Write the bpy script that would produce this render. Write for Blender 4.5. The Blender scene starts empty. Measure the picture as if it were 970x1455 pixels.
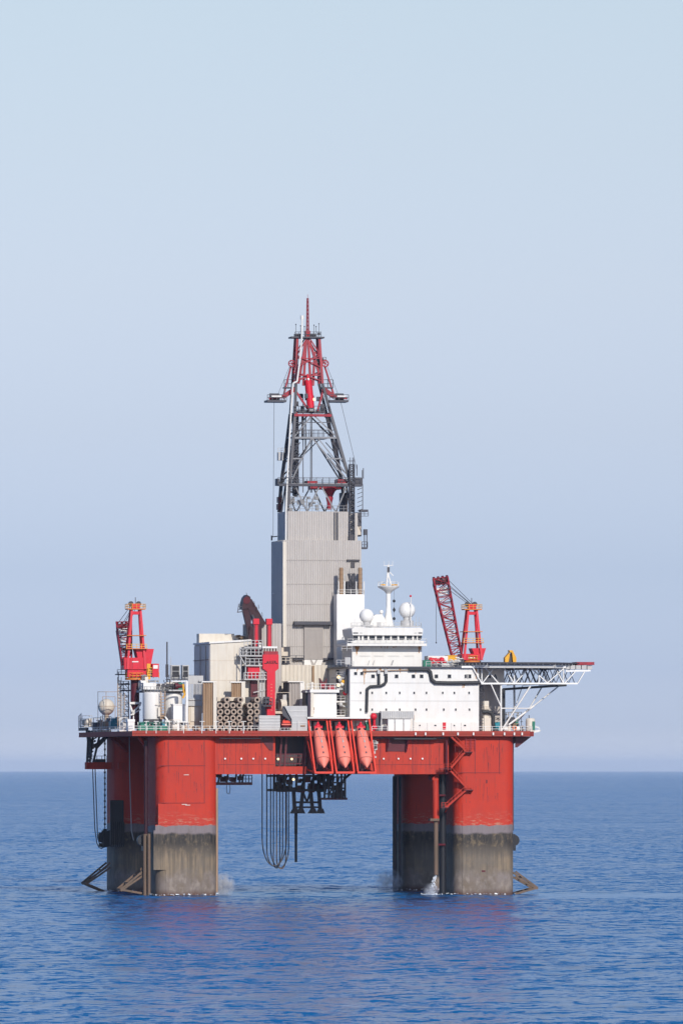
import bpy, math, random
from mathutils import Vector, Matrix
random.seed(7)
SC = bpy.context.scene
COL = SC.collection
R = math.radians
# ---------------------------------------------------------------- measuring frame
F, D, YH, XC = 10140.0, 1560.0, 1093.5, 485.0     # focal (photo px), distance, true horizon row, centre column
CH = (1272 - YH) / 6.5                            # eye height above the sea
YAW = R(11.6); CY, SY = math.cos(YAW), math.sin(YAW)

def pt(px, py, v):
    """a measured photo point at rig depth v -> rig coordinates in metres (u along the front, v inwards, z up)"""
    a = (px - XC) / F
    t = (v + D * CY) / (CY - a * SY)
    x, y = a * t, -D + t
    return Vector((CY * x + SY * y, -SY * x + CY * y, CH + (YH - py) / F * t))
def U(px, v): return pt(px, 1000, v).x
def Z(py, v, px=485): return pt(px, py, v).z
def world(p): return Vector((CY * p.x - SY * p.y, SY * p.x + CY * p.y, p.z))

# ---------------------------------------------------------------- mesh helper
class MB:
    def __init__(s): s.v = []; s.f = []; s.sm = []; s.runs = []
    def add(s, vs, fs, smooth=False):
        b = len(s.v); s.v += [Vector(p) for p in vs]; s.runs.append((b, len(s.f), len(vs), len(fs)))
        for f in fs: s.f.append([i + b for i in f]); s.sm.append(smooth)
        return s
    def box(s, u0, u1, v0, v1, z0, z1):
        vs = [(u, v, z) for z in (z0, z1) for v in (v0, v1) for u in (u0, u1)]
        return s.add(vs, [(0, 2, 3, 1), (4, 5, 7, 6), (0, 1, 5, 4), (2, 6, 7, 3), (0, 4, 6, 2), (1, 3, 7, 5)])
    def pbox(s, x0, x1, y0, y1, v, dep):
        a = pt(x0, y1, v); b = pt(x1, y0, v)
        return s.box(a.x, b.x, v, v + dep, a.z, b.z)
    def frame_(s, p, q):
        p, q = Vector(p), Vector(q); d = q - p
        if d.length < 1e-6: d = Vector((0, 0, 1e-3))
        d.normalize()
        up = Vector((0, 0, 1)) if abs(d.z) < .95 else Vector((0, 1, 0))
        a = d.cross(up).normalized(); b = a.cross(d).normalized()
        return p, q, a, b
    def bar(s, p, q, w, h=None):
        h = h or w; p, q, a, b = s.frame_(p, q); vs = []
        for c in (p, q):
            for i, j in ((-1, -1), (1, -1), (1, 1), (-1, 1)): vs.append(c + a * (i * w / 2) + b * (j * h / 2))
        return s.add(vs, [(0, 1, 2, 3), (7, 6, 5, 4), (0, 4, 5, 1), (1, 5, 6, 2), (2, 6, 7, 3), (3, 7, 4, 0)])
    def tube(s, p, q, r, n=8, r2=None, cap=True):
        r2 = r if r2 is None else r2
        p, q, a, b = s.frame_(p, q); vs = []
        for c, rr in ((p, r), (q, r2)):
            for k in range(n):
                t = 2 * math.pi * k / n; vs.append(c + a * (rr * math.cos(t)) + b * (rr * math.sin(t)))
        s.add(vs, [(k, k + n, (k + 1) % n + n, (k + 1) % n) for k in range(n)], True)
        if cap:
            s.add(vs[:n], [tuple(range(n))]); s.add(vs[n:], [tuple(reversed(range(n)))])
        return s
    def path(s, pts, r, n=6):
        for a, b in zip(pts[:-1], pts[1:]): s.tube(a, b, r, n)
        return s
    def lathe(s, o, prof, n=20):
        """prof: (radius, height) from bottom to top round a vertical axis at o"""
        o = Vector(o); vs = []
        for r, z in prof:
            for k in range(n):
                t = 2 * math.pi * k / n; vs.append(o + Vector((r * math.cos(t), r * math.sin(t), z)))
        fs = []
        for i in range(len(prof) - 1):
            for k in range(n):
                j = (k + 1) % n; fs.append((i * n + k, i * n + j, (i + 1) * n + j, (i + 1) * n + k))
        s.add(vs, fs, True)
        s.add(vs[:n], [tuple(reversed(range(n)))]); s.add(vs[-n:], [tuple(range(n))])
        return s
    def ball(s, o, r, n=20, sz=1.0):
        m = n // 2
        return s.lathe(o, [(max(.001, r * math.sin(math.pi * i / m)), -r * sz * math.cos(math.pi * i / m)) for i in range(m + 1)], n)
    def prism(s, poly, v0, v1):
        """poly of (u, z), counter-clockwise seen from the front, pushed from v0 to v1"""
        n = len(poly)
        vs = [(u, v0, z) for u, z in poly] + [(u, v1, z) for u, z in poly]
        return s.add(vs, [tuple(range(n)), tuple(reversed(range(n, 2 * n)))] + [(i, i + n, (i + 1) % n + n, (i + 1) % n) for i in range(n)])
    def pprism(s, pp, v, dep): return s.prism([(pt(x, y, v).x, pt(x, y, v).z) for x, y in pp], v, v + dep)
    def corr(s, a, b, z0, z1, pitch=.8, d=.22):
        """corrugated sheet standing from plan point a to plan point b, ribs out on its right-hand side; closed behind"""
        a = Vector((a[0], a[1], 0)); b = Vector((b[0], b[1], 0)); L = (b - a).length
        t = (b - a) / L; o = Vector((t.y, -t.x, 0)); n = max(1, round(L / pitch)); p = L / n; pl = []
        for i in range(n):
            for f, k in ((0, 0), (.18, 1), (.5, 1), (.68, 0)): pl.append(a + t * ((i + f) * p) + o * (k * d))
        pl.append(b); m = len(pl)
        vs = [Vector((q.x, q.y, z)) for z in (z0, z1) for q in pl]
        s.add(vs, [(i, i + 1, i + 1 + m, i + m) for i in range(m - 1)])
        e = a - o * .1; g = b - o * .1
        top = [Vector((q.x, q.y, z1)) for q in pl] + [Vector((g.x, g.y, z1)), Vector((e.x, e.y, z1))]
        s.add(top, [tuple(range(len(top)))])
        return s
    def rail(s, pts, h=1.15, sp=2.0, r=.05, mid=True):
        for a, b in zip(pts[:-1], pts[1:]):
            a, b = Vector(a), Vector(b); n = max(1, round((b - a).length / sp))
            for i in range(n + 1):
                c = a.lerp(b, i / n); s.bar(c, c + Vector((0, 0, h)), r * 2)
            for k in ((.5, 1) if mid else (1,)):
                s.bar(a + Vector((0, 0, h * k)), b + Vector((0, 0, h * k)), r * 1.8)
        return s
    def ladder(s, p, q, w=.6, sp=.6, r=.06, ax=(1, 0, 0)):
        p, q, ax = Vector(p), Vector(q), Vector(ax) * (w / 2); n = max(2, int((q - p).length / sp))
        s.bar(p - ax, q - ax, r * 1.6); s.bar(p + ax, q + ax, r * 1.6)
        for i in range(1, n): c = p.lerp(q, i / n); s.bar(c - ax, c + ax, r * 1.3)
        return s
    def truss(s, p, q, w0, h0, w1, h1, n, rc, rb, side=None):
        """four-chord lattice beam from p to q; w across 'side', h across the other way"""
        p, q = Vector(p), Vector(q); d = (q - p).normalized()
        a = Vector(side) if side else d.cross(Vector((0, 0, 1)))
        a = (a - d * a.dot(d)).normalized(); b = a.cross(d).normalized(); ring = []
        for i in range(n + 1):
            t = i / n; c = p.lerp(q, t); w = w0 + (w1 - w0) * t; h = h0 + (h1 - h0) * t
            ring.append([c + a * (x * w / 2) + b * (y * h / 2) for x, y in ((-1, -1), (1, -1), (1, 1), (-1, 1))])
        for k in range(4): s.tube(ring[0][k], ring[-1][k], rc, 6)
        for i in range(n + 1):
            for k in range(4): s.tube(ring[i][k], ring[i][(k + 1) % 4], rb, 5)
        for i in range(n):
            for k in range(4):
                l = (k + (i % 2)) % 4 if False else k
                if i % 2: s.tube(ring[i][l], ring[i + 1][(l + 1) % 4], rb, 5)
                else: s.tube(ring[i][(l + 1) % 4], ring[i + 1][l], rb, 5)
        return s
    def obj(s, name, mat, origin):
        me = bpy.data.meshes.new(name)
        me.from_pydata([p - origin for p in s.v], [], s.f); me.update()
        me.polygons.foreach_set('use_smooth', s.sm)
        me.materials.append(M[mat] if isinstance(mat, str) else mat)
        o = bpy.data.objects.new(name, me); COL.objects.link(o); return o

ORG = {}
def tag(o, label, cat, group=None, kind=None):
    o['label'] = label; o['category'] = cat
    if group: o['group'] = group
    if kind: o['kind'] = kind
    return o
def T(name, label, cat, o, group=None):
    """a thing: an Empty at its base, in the rig's own direction"""
    e = bpy.data.objects.new(name, None); COL.objects.link(e); e.empty_display_size = .5
    o = Vector(o); e.location = world(o); e.rotation_euler = (0, 0, YAW); ORG[e.name] = o
    return tag(e, label, cat, group)
def clusters(mb):
    """the far-apart pieces of a mesh, each as a mesh of its own"""
    n = len(mb.runs)
    if n < 2 or n > 700: return [mb]
    bb = []
    for b, f, nv, nf in mb.runs:
        q = mb.v[b:b + nv]; bb.append(([min(p[k] for p in q) for k in range(3)], [max(p[k] for p in q) for k in range(3)]))
    par = list(range(n))
    def find(i):
        while par[i] != i: par[i] = par[par[i]]; i = par[i]
        return i
    ext = [max(h - l for l, h in zip(*b)) for b in bb]
    for i in range(n):
        for j in range(i):
            if find(i) == find(j): continue
            gap = math.sqrt(sum(max(0, bb[i][0][k] - bb[j][1][k], bb[j][0][k] - bb[i][1][k]) ** 2 for k in range(3)))
            if gap < max(.02, .4 * max(ext[i], ext[j])): par[find(i)] = find(j)
    out = {}
    for i, (b, f, nv, nf) in enumerate(mb.runs):
        c = out.setdefault(find(i), MB()); k = mb.sm[f]; c.add(mb.v[b:b + nv], [[x - b for x in q] for q in mb.f[f:f + nf]], k)
    return list(out.values())
def P(mb, name, mat, parent, label=None):
    cl = clusters(mb)
    if 1 < len(cl) <= 40:
        r = [P1(c, name, mat, parent, label) for c in cl]; return r[0]
    return P1(mb, name, mat, parent, label)
def P1(mb, name, mat, parent, label=None):
    o = mb.obj(name, mat, ORG[parent.name]); ORG[o.name] = ORG[parent.name]; o.parent = parent
    if label: o['label'] = label
    return o
def S(mb, name, mat, label, cat, o, group=None, kind=None):
    """a thing that is one mesh"""
    o = Vector(o); ob = mb.obj(name, mat, o); ob.location = world(o); ob.rotation_euler = (0, 0, YAW); ORG[ob.name] = o
    return tag(ob, label, cat, group, kind)
def copy_tree(o, off=None, parent=None):
    c = o.copy(); COL.objects.link(c); ORG[c.name] = ORG[o.name] + (off or Vector())
    if parent: c.parent = parent
    else: c.location = o.location + Matrix.Rotation(YAW, 3, 'Z') @ off
    for ch in list(o.children): copy_tree(ch, off, c)
    return c

# ---------------------------------------------------------------- materials
M = {}
def nodes(name):
    m = bpy.data.materials.new(name); m.use_nodes = True; nt = m.node_tree; nt.nodes.clear()
    return m, nt
def N(nt, t, **k):
    n = nt.nodes.new(t)
    for a, b in k.items():
        if a.startswith('i_'):
            n.inputs[int(a[2:]) if a[2:].isdigit() else a[2:].replace('_', ' ')].default_value = b
        else: setattr(n, a, b)
    return n
def ramp(nt, stops, fac=None):
    r = nt.nodes.new('ShaderNodeValToRGB'); e = r.color_ramp.elements
    while len(e) < len(stops): e.new(.5)
    for x, (p, c) in zip(e, stops):
        x.position = p; x.color = (c, c, c, 1) if isinstance(c, (int, float)) else (*c, 1)
    if fac is not None: nt.links.new(fac, r.inputs[0])
    return r
def mixc(nt, fac, a, b, mode='MIX'):
    m = nt.nodes.new('ShaderNodeMix'); m.data_type = 'RGBA'; m.blend_type = mode
    for i, x in ((0, fac), (6, a), (7, b)):
        if hasattr(x, 'is_output') or isinstance(x, bpy.types.NodeSocket): nt.links.new(x, m.inputs[i])
        elif i == 0: m.inputs[0].default_value = x
        else: m.inputs[i].default_value = (*x, 1)
    return m.outputs[2]
def finish(nt, col, rough, metal=0, bump=None, bs=.2, rsock=None):
    b = N(nt, 'ShaderNodeBsdfPrincipled'); o = N(nt, 'ShaderNodeOutputMaterial')
    if isinstance(col, bpy.types.NodeSocket): nt.links.new(col, b.inputs['Base Color'])
    else: b.inputs['Base Color'].default_value = (*col, 1)
    b.inputs['Roughness'].default_value = rough; b.inputs['Specular IOR Level'].default_value = .3; b.inputs['Metallic'].default_value = metal
    if rsock: nt.links.new(rsock, b.inputs['Roughness'])
    if bump:
        bn = N(nt, 'ShaderNodeBump'); bn.inputs['Strength'].default_value = bs; bn.inputs['Distance'].default_value = .05
        nt.links.new(bump, bn.inputs['Height']); nt.links.new(bn.outputs[0], b.inputs['Normal'])
    nt.links.new(b.outputs[0], o.inputs[0])
    return b
def noise(nt, scale, vec, detail=4, rough=.6):
    n = N(nt, 'ShaderNodeTexNoise'); n.inputs['Scale'].default_value = scale; n.inputs['Detail'].default_value = detail
    n.inputs['Roughness'].default_value = rough; nt.links.new(vec, n.inputs['Vector']); return n.outputs[0]
def coords(nt, sx=1, sy=1, sz=1):
    t = N(nt, 'ShaderNodeTexCoord'); m = N(nt, 'ShaderNodeMapping'); m.inputs['Scale'].default_value = (sx, sy, sz)
    nt.links.new(t.outputs['Object'], m.inputs[0]); return m.outputs[0]
def paint(name, c, rough=.5, dirt=.35, dirtc=None, rust=0.0, metal=0, streak=.12, rustc=(.30, .11, .03)):
    m, nt = nodes(name)
    dirtc = dirtc or tuple(x * .45 for x in c)
    st = coords(nt, 1, 1, streak); iso = coords(nt)
    a = noise(nt, 1.3, st); b = noise(nt, .35, iso, 5)
    fa = ramp(nt, [(.42, 0), (.75, dirt)], a).outputs[0]
    col = mixc(nt, fa, c, dirtc)
    fb = ramp(nt, [(.35, 0), (.75, .28)], b).outputs[0]
    col = mixc(nt, fb, col, tuple(min(1, x * .72 + .03) for x in c))
    if rust:
        r1 = noise(nt, 1.9, st, 6, .7)
        fr = ramp(nt, [(.68 - rust * .25, 0), (.80 - rust * .2, .85)], r1).outputs[0]
        col = mixc(nt, fr, col, rustc)
    M[name] = m
    finish(nt, col, rough, metal, noise(nt, 6, iso), .12)
    return m
paint('white', (.72, .70, .665), .45, .25, (.55, .46, .36), .10)
paint('white_clean', (.78, .765, .735), .4, .12, (.6, .55, .48))
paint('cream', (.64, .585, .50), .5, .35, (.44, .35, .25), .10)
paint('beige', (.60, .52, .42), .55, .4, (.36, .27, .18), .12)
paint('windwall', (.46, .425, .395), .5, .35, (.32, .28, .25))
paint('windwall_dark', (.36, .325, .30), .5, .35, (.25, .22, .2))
paint('galvanised', (.46, .45, .44), .45, .3, (.3, .28, .27), .05)
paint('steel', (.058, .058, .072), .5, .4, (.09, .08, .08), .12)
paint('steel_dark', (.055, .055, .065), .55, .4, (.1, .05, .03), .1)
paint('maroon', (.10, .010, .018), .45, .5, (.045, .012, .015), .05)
paint('crane_red', (.62, .010, .030), .45, .4, (.3, .015, .025), .04)
paint('shade_maroon', (.030, .003, .009), .5, .4, (.02, .006, .01))  # maroon darkened so that its colour carries shade
paint('steel_mid', (.24, .24, .25), .5, .4, (.12, .11, .1), .1)
paint('truss_red', (.33, .018, .032), .45, .6, (.075, .018, .028), .06)
paint('orange_red', (.70, .055, .03), .42, .35, (.35, .04, .03), .05)
paint('boat_pink', (.80, .215, .155), .5, .5, (.66, .12, .07), .12, rustc=(.4, .08, .05))
paint('hull_red', (.46, .030, .011), .6, .6, (.25, .02, .016), .42, rustc=(.13, .018, .014))
paint('deck_edge_paint', (.33, .035, .022), .65, .6, (.2, .05, .03), .35)
paint('grime', (.24, .05, .03), .7, .5, (.12, .02, .015))
paint('rust_streak', (.46, .22, .075), .8, .5, (.3, .12, .03))
paint('yellow', (.72, .36, .02), .45, .35, (.4, .2, .05), .06)
paint('platform_orange', (.62, .19, .035), .5, .4, (.35, .1, .03))
paint('green', (.02, .17, .11), .45, .4, (.02, .08, .06))
paint('teal', (.03, .22, .28), .45, .4, (.02, .1, .13))
paint('rusty', (.36, .25, .17), .7, .6, (.16, .08, .045), .3)
paint('rust_brown', (.33, .22, .135), .75, .7, (.18, .09, .045), .35)
paint('pipe_grey', (.36, .28, .22), .55, .5, (.15, .09, .065), .2)
paint('black', (.012, .013, .018), .45, .2, (.03, .028, .027))
paint('tarp', (.62, .56, .50), .8, .3)
paint('rubber', (.03, .032, .036), .6, .3, (.06, .055, .05))
paint('silver_pipe', (.70, .66, .62), .35, .3, (.4, .36, .33))
paint('algae_steel', (.16, .105, .075), .8, .6, (.05, .055, .035), .25)
paint('lifebuoy_orange', (.8, .18, .02), .5, .1)
m, nt = nodes('glass'); finish(nt, (.008, .012, .022), .3); M['glass'] = m
m, nt = nodes('lamp'); e = N(nt, 'ShaderNodeEmission'); e.inputs[0].default_value = (1, .75, .4, 1); e.inputs[1].default_value = 2.2
nt.links.new(e.outputs[0], N(nt, 'ShaderNodeOutputMaterial').inputs[0]); M['lamp'] = m
m, nt = nodes('foam_water'); finish(nt, (.82, .85, .88), .7); M['foam_water'] = m

# column paint: red topsides, a grey boot band, stained and fouled steel down to the water
m, nt = nodes('column_paint'); M['column_paint'] = m
iso = coords(nt); st = coords(nt, 1, 1, .10); sep = N(nt, 'ShaderNodeSeparateXYZ')
tc = N(nt, 'ShaderNodeTexCoord'); nt.links.new(tc.outputs['Object'], sep.inputs[0])
n1 = noise(nt, .30, coords(nt, 1, 1, .6), 6, .65); n2 = noise(nt, 1.5, coords(nt, 1, 1, .05), 7, .7); n3 = noise(nt, 2.2, iso, 5, .7); n4 = noise(nt, .16, iso, 3)
def zband(lo, hi, wob, nz=None):
    """0 below lo, 1 above hi, along a wobbling line"""
    a = N(nt, 'ShaderNodeMath', operation='MULTIPLY_ADD'); nt.links.new(nz or n3, a.inputs[0]); a.inputs[1].default_value = wob
    a.inputs[2].default_value = -wob * .5
    b = N(nt, 'ShaderNodeMath', operation='ADD'); nt.links.new(sep.outputs[2], b.inputs[0]); nt.links.new(a.outputs[0], b.inputs[1])
    r = N(nt, 'ShaderNodeMapRange'); nt.links.new(b.outputs[0], r.inputs[0]); r.inputs[1].default_value = lo; r.inputs[2].default_value = hi
    return r.outputs[0]
red = mixc(nt, ramp(nt, [(.40, 0), (.72, .5)], n2).outputs[0], (.47, .031, .012), (.36, .026, .014))
red = mixc(nt, ramp(nt, [(.60, 0), (.85, .45)], n1).outputs[0], red, (.52, .048, .028))
red = mixc(nt, ramp(nt, [(.58, 0), (.72, .55)], noise(nt, 2.4, coords(nt, 1, 1, .06), 6, .7)).outputs[0], red, (.17, .018, .014))
red = mixc(nt, ramp(nt, [(.47, 0), (.53, .35)], noise(nt, .22, coords(nt, 1, 1, 1.2), 4)).outputs[0], red, (.37, .03, .02))
red = mixc(nt, ramp(nt, [(.66, 0), (.76, .7)], noise(nt, 1.6, coords(nt, 1, 1, .35), 6, .75)).outputs[0], red, (.13, .02, .02))
fou = mixc(nt, ramp(nt, [(.36, 0), (.62, 1)], n2).outputs[0], (.265, .195, .125), (.12, .095, .07))
fou = mixc(nt, ramp(nt, [(.42, 0), (.6, .75)], n4).outputs[0], fou, (.13, .11, .09))
low = mixc(nt, ramp(nt, [(.35, 0), (.65, 1)], n1).outputs[0], (.21, .175, .16), (.15, .115, .085))
low = mixc(nt, ramp(nt, [(.50, 0), (.60, .7)], noise(nt, .7, coords(nt, 1, 1, .5), 5, .65)).outputs[0], low, (.27, .225, .19))
low = mixc(nt, ramp(nt, [(.55, 0), (.70, .6)], noise(nt, 1.0, coords(nt, 1, 1, .3), 6, .7)).outputs[0], low, (.07, .062, .055))
drk = mixc(nt, ramp(nt, [(.45, 0), (.68, 1)], n2).outputs[0], (.026, .023, .022), (.085, .068, .05))
drk = mixc(nt, ramp(nt, [(.52, 0), (.64, .8)], noise(nt, .8, coords(nt, 1, 1, .6), 6, .75)).outputs[0], drk, (.17, .125, .075))
boot = mixc(nt, ramp(nt, [(.4, 0), (.7, .6)], n2).outputs[0], (.20, .165, .17), (.14, .11, .115))
c = mixc(nt, zband(.2, 1.4, 2.6, n1), (.10, .055, .042), low)
c = mixc(nt, zband(3.6, 5.8, 5.5, n1), c, fou)
c = mixc(nt, zband(7.8, 11.4, 5.0, n2), c, drk)
c = mixc(nt, zband(13.2, 13.7, 1.8, n1), c, boot)
c = mixc(nt, ramp(nt, [(.55, 0), (.66, .75)], noise(nt, .45, coords(nt, 1, 1, .5), 6, .7)).outputs[0], c, mixc(nt, .5, c, (.09, .07, .055)))
c = mixc(nt, zband(15.15, 15.35, 1.5, n1), c, red)
scr = N(nt, 'ShaderNodeMath', operation='MULTIPLY')      # scraped paint just above the band
nt.links.new(ramp(nt, [(.52, 0), (.60, .75)], noise(nt, 1.5, coords(nt, .5, .5, 2.2), 6, .7)).outputs[0], scr.inputs[0])
up = N(nt, 'ShaderNodeMapRange'); nt.links.new(sep.outputs[2], up.inputs[0]); up.inputs[1].default_value = 18.5; up.inputs[2].default_value = 16.0
scr2 = N(nt, 'ShaderNodeMath', operation='MULTIPLY'); nt.links.new(up.outputs[0], scr2.inputs[0]); nt.links.new(zband(15.2, 15.3, .35), scr2.inputs[1]); nt.links.new(scr2.outputs[0], scr.inputs[1])
c = mixc(nt, scr.outputs[0], c, (.42, .20, .13))
finish(nt, c, .65, 0, n3, .15)

# wavelength scale, stretch x/y, turn, detail, slope
SEA_RELIEF = 0.22
SEA_WAVES = [(.006, .6, 1.0, 10, 3, .16), (.06, .7, 1.0, -12, 2, .22), (.30, .6, 1.0, 8, 2, 1.1), (1.1, .8, 1.0, 20, 2, 1.0), (.6, 1.0, .2, 6, 3, .55), (.16, 1.0, .22, -9, 2, .20)]
# sea: deep blue water, wind waves of several lengths
m, nt = nodes('sea_water'); M['sea_water'] = m
def wslope(scale, sx, sy, rot, det, amp):
    """a field of surface slopes (one noise channel each way), amp = strength"""
    t = N(nt, 'ShaderNodeTexCoord'); mp = N(nt, 'ShaderNodeMapping'); mp.inputs['Scale'].default_value = (sx, sy, 1); mp.inputs['Rotation'].default_value = (0, 0, R(rot))
    nt.links.new(t.outputs['Object'], mp.inputs[0])
    n = N(nt, 'ShaderNodeTexNoise'); n.inputs['Scale'].default_value = scale; n.inputs['Detail'].default_value = det; n.inputs['Roughness'].default_value = .6
    nt.links.new(mp.outputs[0], n.inputs['Vector'])
    d = N(nt, 'ShaderNodeVectorMath', operation='MULTIPLY_ADD'); nt.links.new(n.outputs['Color'], d.inputs[0])
    d.inputs[1].default_value = (2 * amp, 2 * amp, 0); d.inputs[2].default_value = (-amp, -amp, 0); return d.outputs[0]
acc = None
for a in SEA_WAVES:
    q = wslope(*a)
    if acc is None: acc = q
    else:
        x = N(nt, 'ShaderNodeVectorMath', operation='ADD'); nt.links.new(acc, x.inputs[0]); nt.links.new(q, x.inputs[1]); acc = x.outputs[0]
gst = N(nt, 'ShaderNodeTexCoord'); gm = N(nt, 'ShaderNodeMapping'); gm.inputs['Scale'].default_value = (.35, 1, 1); nt.links.new(gst.outputs['Object'], gm.inputs[0])
gr = ramp(nt, [(.36, .62), (.64, 1.3)], noise(nt, .006, gm.outputs[0], 3)); gx = N(nt, 'ShaderNodeVectorMath', operation='MULTIPLY'); nt.links.new(acc, gx.inputs[0]); nt.links.new(gr.outputs[0], gx.inputs[1]); acc = gx.outputs[0]
sl_ = N(nt, 'ShaderNodeSeparateXYZ'); nt.links.new(gst.outputs['Object'], sl_.inputs[0])   # the smooth wake running off past the legs
def band(sock, a, b, c, d):
    p_ = N(nt, 'ShaderNodeMapRange', interpolation_type='SMOOTHSTEP'); q_ = N(nt, 'ShaderNodeMapRange', interpolation_type='SMOOTHSTEP'); o_ = N(nt, 'ShaderNodeMath', operation='MULTIPLY')
    nt.links.new(sock, p_.inputs[0]); nt.links.new(sock, q_.inputs[0]); p_.inputs[1].default_value = a; p_.inputs[2].default_value = b; q_.inputs[1].default_value = d; q_.inputs[2].default_value = c; nt.links.new(p_.outputs[0], o_.inputs[0]); nt.links.new(q_.outputs[0], o_.inputs[1]); return o_.outputs[0]
wk = N(nt, 'ShaderNodeMath', operation='MULTIPLY'); nt.links.new(band(sl_.outputs[1], -62, -22, 8, 40), wk.inputs[0]); nt.links.new(band(sl_.outputs[0], 36, 46, 150, 260), wk.inputs[1])
wi = N(nt, 'ShaderNodeMath', operation='MULTIPLY_ADD'); nt.links.new(wk.outputs[0], wi.inputs[0]); wi.inputs[1].default_value = -.93; wi.inputs[2].default_value = 1
wx = N(nt, 'ShaderNodeVectorMath', operation='SCALE'); nt.links.new(acc, wx.inputs[0]); nt.links.new(wi.outputs[0], wx.inputs['Scale']); acc = wx.outputs[0]   # gusts: rougher and smoother water
ge = N(nt, 'ShaderNodeNewGeometry'); x = N(nt, 'ShaderNodeVectorMath', operation='ADD'); nt.links.new(acc, x.inputs[0]); nt.links.new(ge.outputs['Normal'], x.inputs[1])
y = N(nt, 'ShaderNodeVectorMath', operation='NORMALIZE'); nt.links.new(x.outputs[0], y.inputs[0])
pb = N(nt, 'ShaderNodeBsdfPrincipled'); pb.inputs['Base Color'].default_value = (.005, .100, .275, 1); pb.inputs['Roughness'].default_value = .22
pb.inputs['IOR'].default_value = 1.333; nt.links.new(y.outputs[0], pb.inputs['Normal'])
nt.links.new(pb.outputs[0], N(nt, 'ShaderNodeOutputMaterial').inputs[0])

# ---------------------------------------------------------------- world, sun, camera
SUN_EL, SUN_AZ = 30.0, 20.6      # degrees up, degrees to the right of the viewing direction, behind the eye
w = bpy.data.worlds.new('World'); SC.world = w; w.use_nodes = True; nt = w.node_tree; nt.nodes.clear()
sky = N(nt, 'ShaderNodeTexSky', sky_type='NISHITA'); sky.sun_disc = False
sky.sun_elevation = R(SUN_EL); sky.sun_rotation = R(180 - SUN_AZ); sky.altitude = 20; sky.air_density = 1.0; sky.dust_density = 1.0; sky.ozone_density = 1.5
bg = N(nt, 'ShaderNodeBackground'); bg.inputs[1].default_value = .096
# white balance of the sky: the low sky of this photograph is a cool, slightly violet blue
stc = N(nt, 'ShaderNodeTexCoord'); sx = N(nt, 'ShaderNodeSeparateXYZ'); nt.links.new(stc.outputs['Generated'], sx.inputs[0])
sm = N(nt, 'ShaderNodeMapRange'); nt.links.new(sx.outputs[2], sm.inputs[0]); sm.inputs[1].default_value = 0; sm.inputs[2].default_value = .4
WB = [(.0013, (1.75, 1.86, 2.75)), (.0063, (1.25, 1.44, 2.34)), (.0142, (1.0, 1.19, 2.04)), (.028, (.88, 1.01, 1.67)), (.0477, (.97, .985, 1.41)),
      (.0674, (1.10, 1.03, 1.29)), (.0871, (1.19, 1.075, 1.21)), (.1069, (1.28, 1.135, 1.175)), (.16, (.86, 1.08, 1.38)), (.25, (.72, 1.0, 1.42)), (.4, (.58, .78, 1.15))]  # upper stops, above the view, graded to deepen shade and blue the reflections
sr = ramp(nt, [(z / .4, c) for z, c in WB], sm.outputs[0])
skc = mixc(nt, 1.0, sky.outputs[0], sr.outputs[0], 'MULTIPLY')
nt.links.new(skc, bg.inputs[0]); nt.links.new(bg.outputs[0], N(nt, 'ShaderNodeOutputWorld').inputs[0])
sl = bpy.data.lights.new('sun', 'SUN'); sl.energy = 4.0; sl.angle = R(.5); sl.color = (1, .94, .85)
so = bpy.data.objects.new('sun', sl); COL.objects.link(so)
sd = Vector((math.sin(R(SUN_AZ)) * math.cos(R(SUN_EL)), -math.cos(R(SUN_AZ)) * math.cos(R(SUN_EL)), math.sin(R(SUN_EL))))
so.rotation_euler = sd.to_track_quat('Z', 'Y').to_euler(); so.location = sd * 400
cd = bpy.data.cameras.new('camera'); cam = bpy.data.objects.new('camera', cd); COL.objects.link(cam); SC.camera = cam
cam.location = (0, -D, CH); cam.rotation_euler = (R(90), 0, 0)
cd.sensor_fit = 'VERTICAL'; cd.sensor_height = 36; cd.lens = F / 1455 * 36; cd.shift_y = (YH - 727.5) / 1455
cd.clip_start = 10; cd.clip_end = 400000
SC.view_settings.view_transform = 'Standard'; SC.view_settings.look = 'None'; SC.view_settings.exposure = 0; SC.view_settings.gamma = 1
SC.cycles.max_bounces = 6; SC.cycles.volume_bounces = 1; SC.cycles.use_denoising = True

# ---------------------------------------------------------------- sea and air
import numpy as np
rng = np.random.default_rng(5)
def grow(x0, x1, steps):
    """coordinates from x0 to x1; steps = [(until, spacing)], then ever wider"""
    out = [x0]; st = 1.0
    for u, d in steps:
        while out[-1] < u: out.append(out[-1] + d)
        st = d
    while out[-1] < x1: st *= 1.22; out.append(out[-1] + st)
    return out
YR = 2600.0        # wave relief is modelled from the near edge of the view to this far beyond the rig
ya = grow(-1000, 100000, [(-300, 1.3), (300, 2.0), (YR, 3.5)]); yb = grow(1000, 9000, [])
ys = np.array([-v for v in reversed(yb[1:])] + ya)
xa = grow(0, 50000, [(62, 1.3), (190, 2.2)]); xs = np.array([-v for v in reversed(xa[1:])] + xa)
XX, YY = np.meshgrid(xs, ys); HH = np.zeros_like(XX)
for k in range(70):
    lam = 4.0 * (22 / 4.0) ** rng.random(); th = R(205) + rng.normal() * .55; kk = 2 * math.pi / lam
    HH += .0135 * lam ** .95 / 2.2 * np.sin(kk * (math.cos(th) * XX + math.sin(th) * YY) + rng.random() * 6.283)
fade = np.clip((185 - np.abs(XX)) / 60, 0, 1) * np.clip((YR - 20 - YY) / 1500, 0, 1) * np.clip((YY + 1000) / 60, 0, 1)
HH *= fade * SEA_RELIEF
nx, ny = len(xs), len(ys)
co = np.stack([XX, YY, HH], -1).reshape(-1, 3)
ii = (np.arange(ny - 1)[:, None] * nx + np.arange(nx - 1)[None, :]).reshape(-1)
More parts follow.
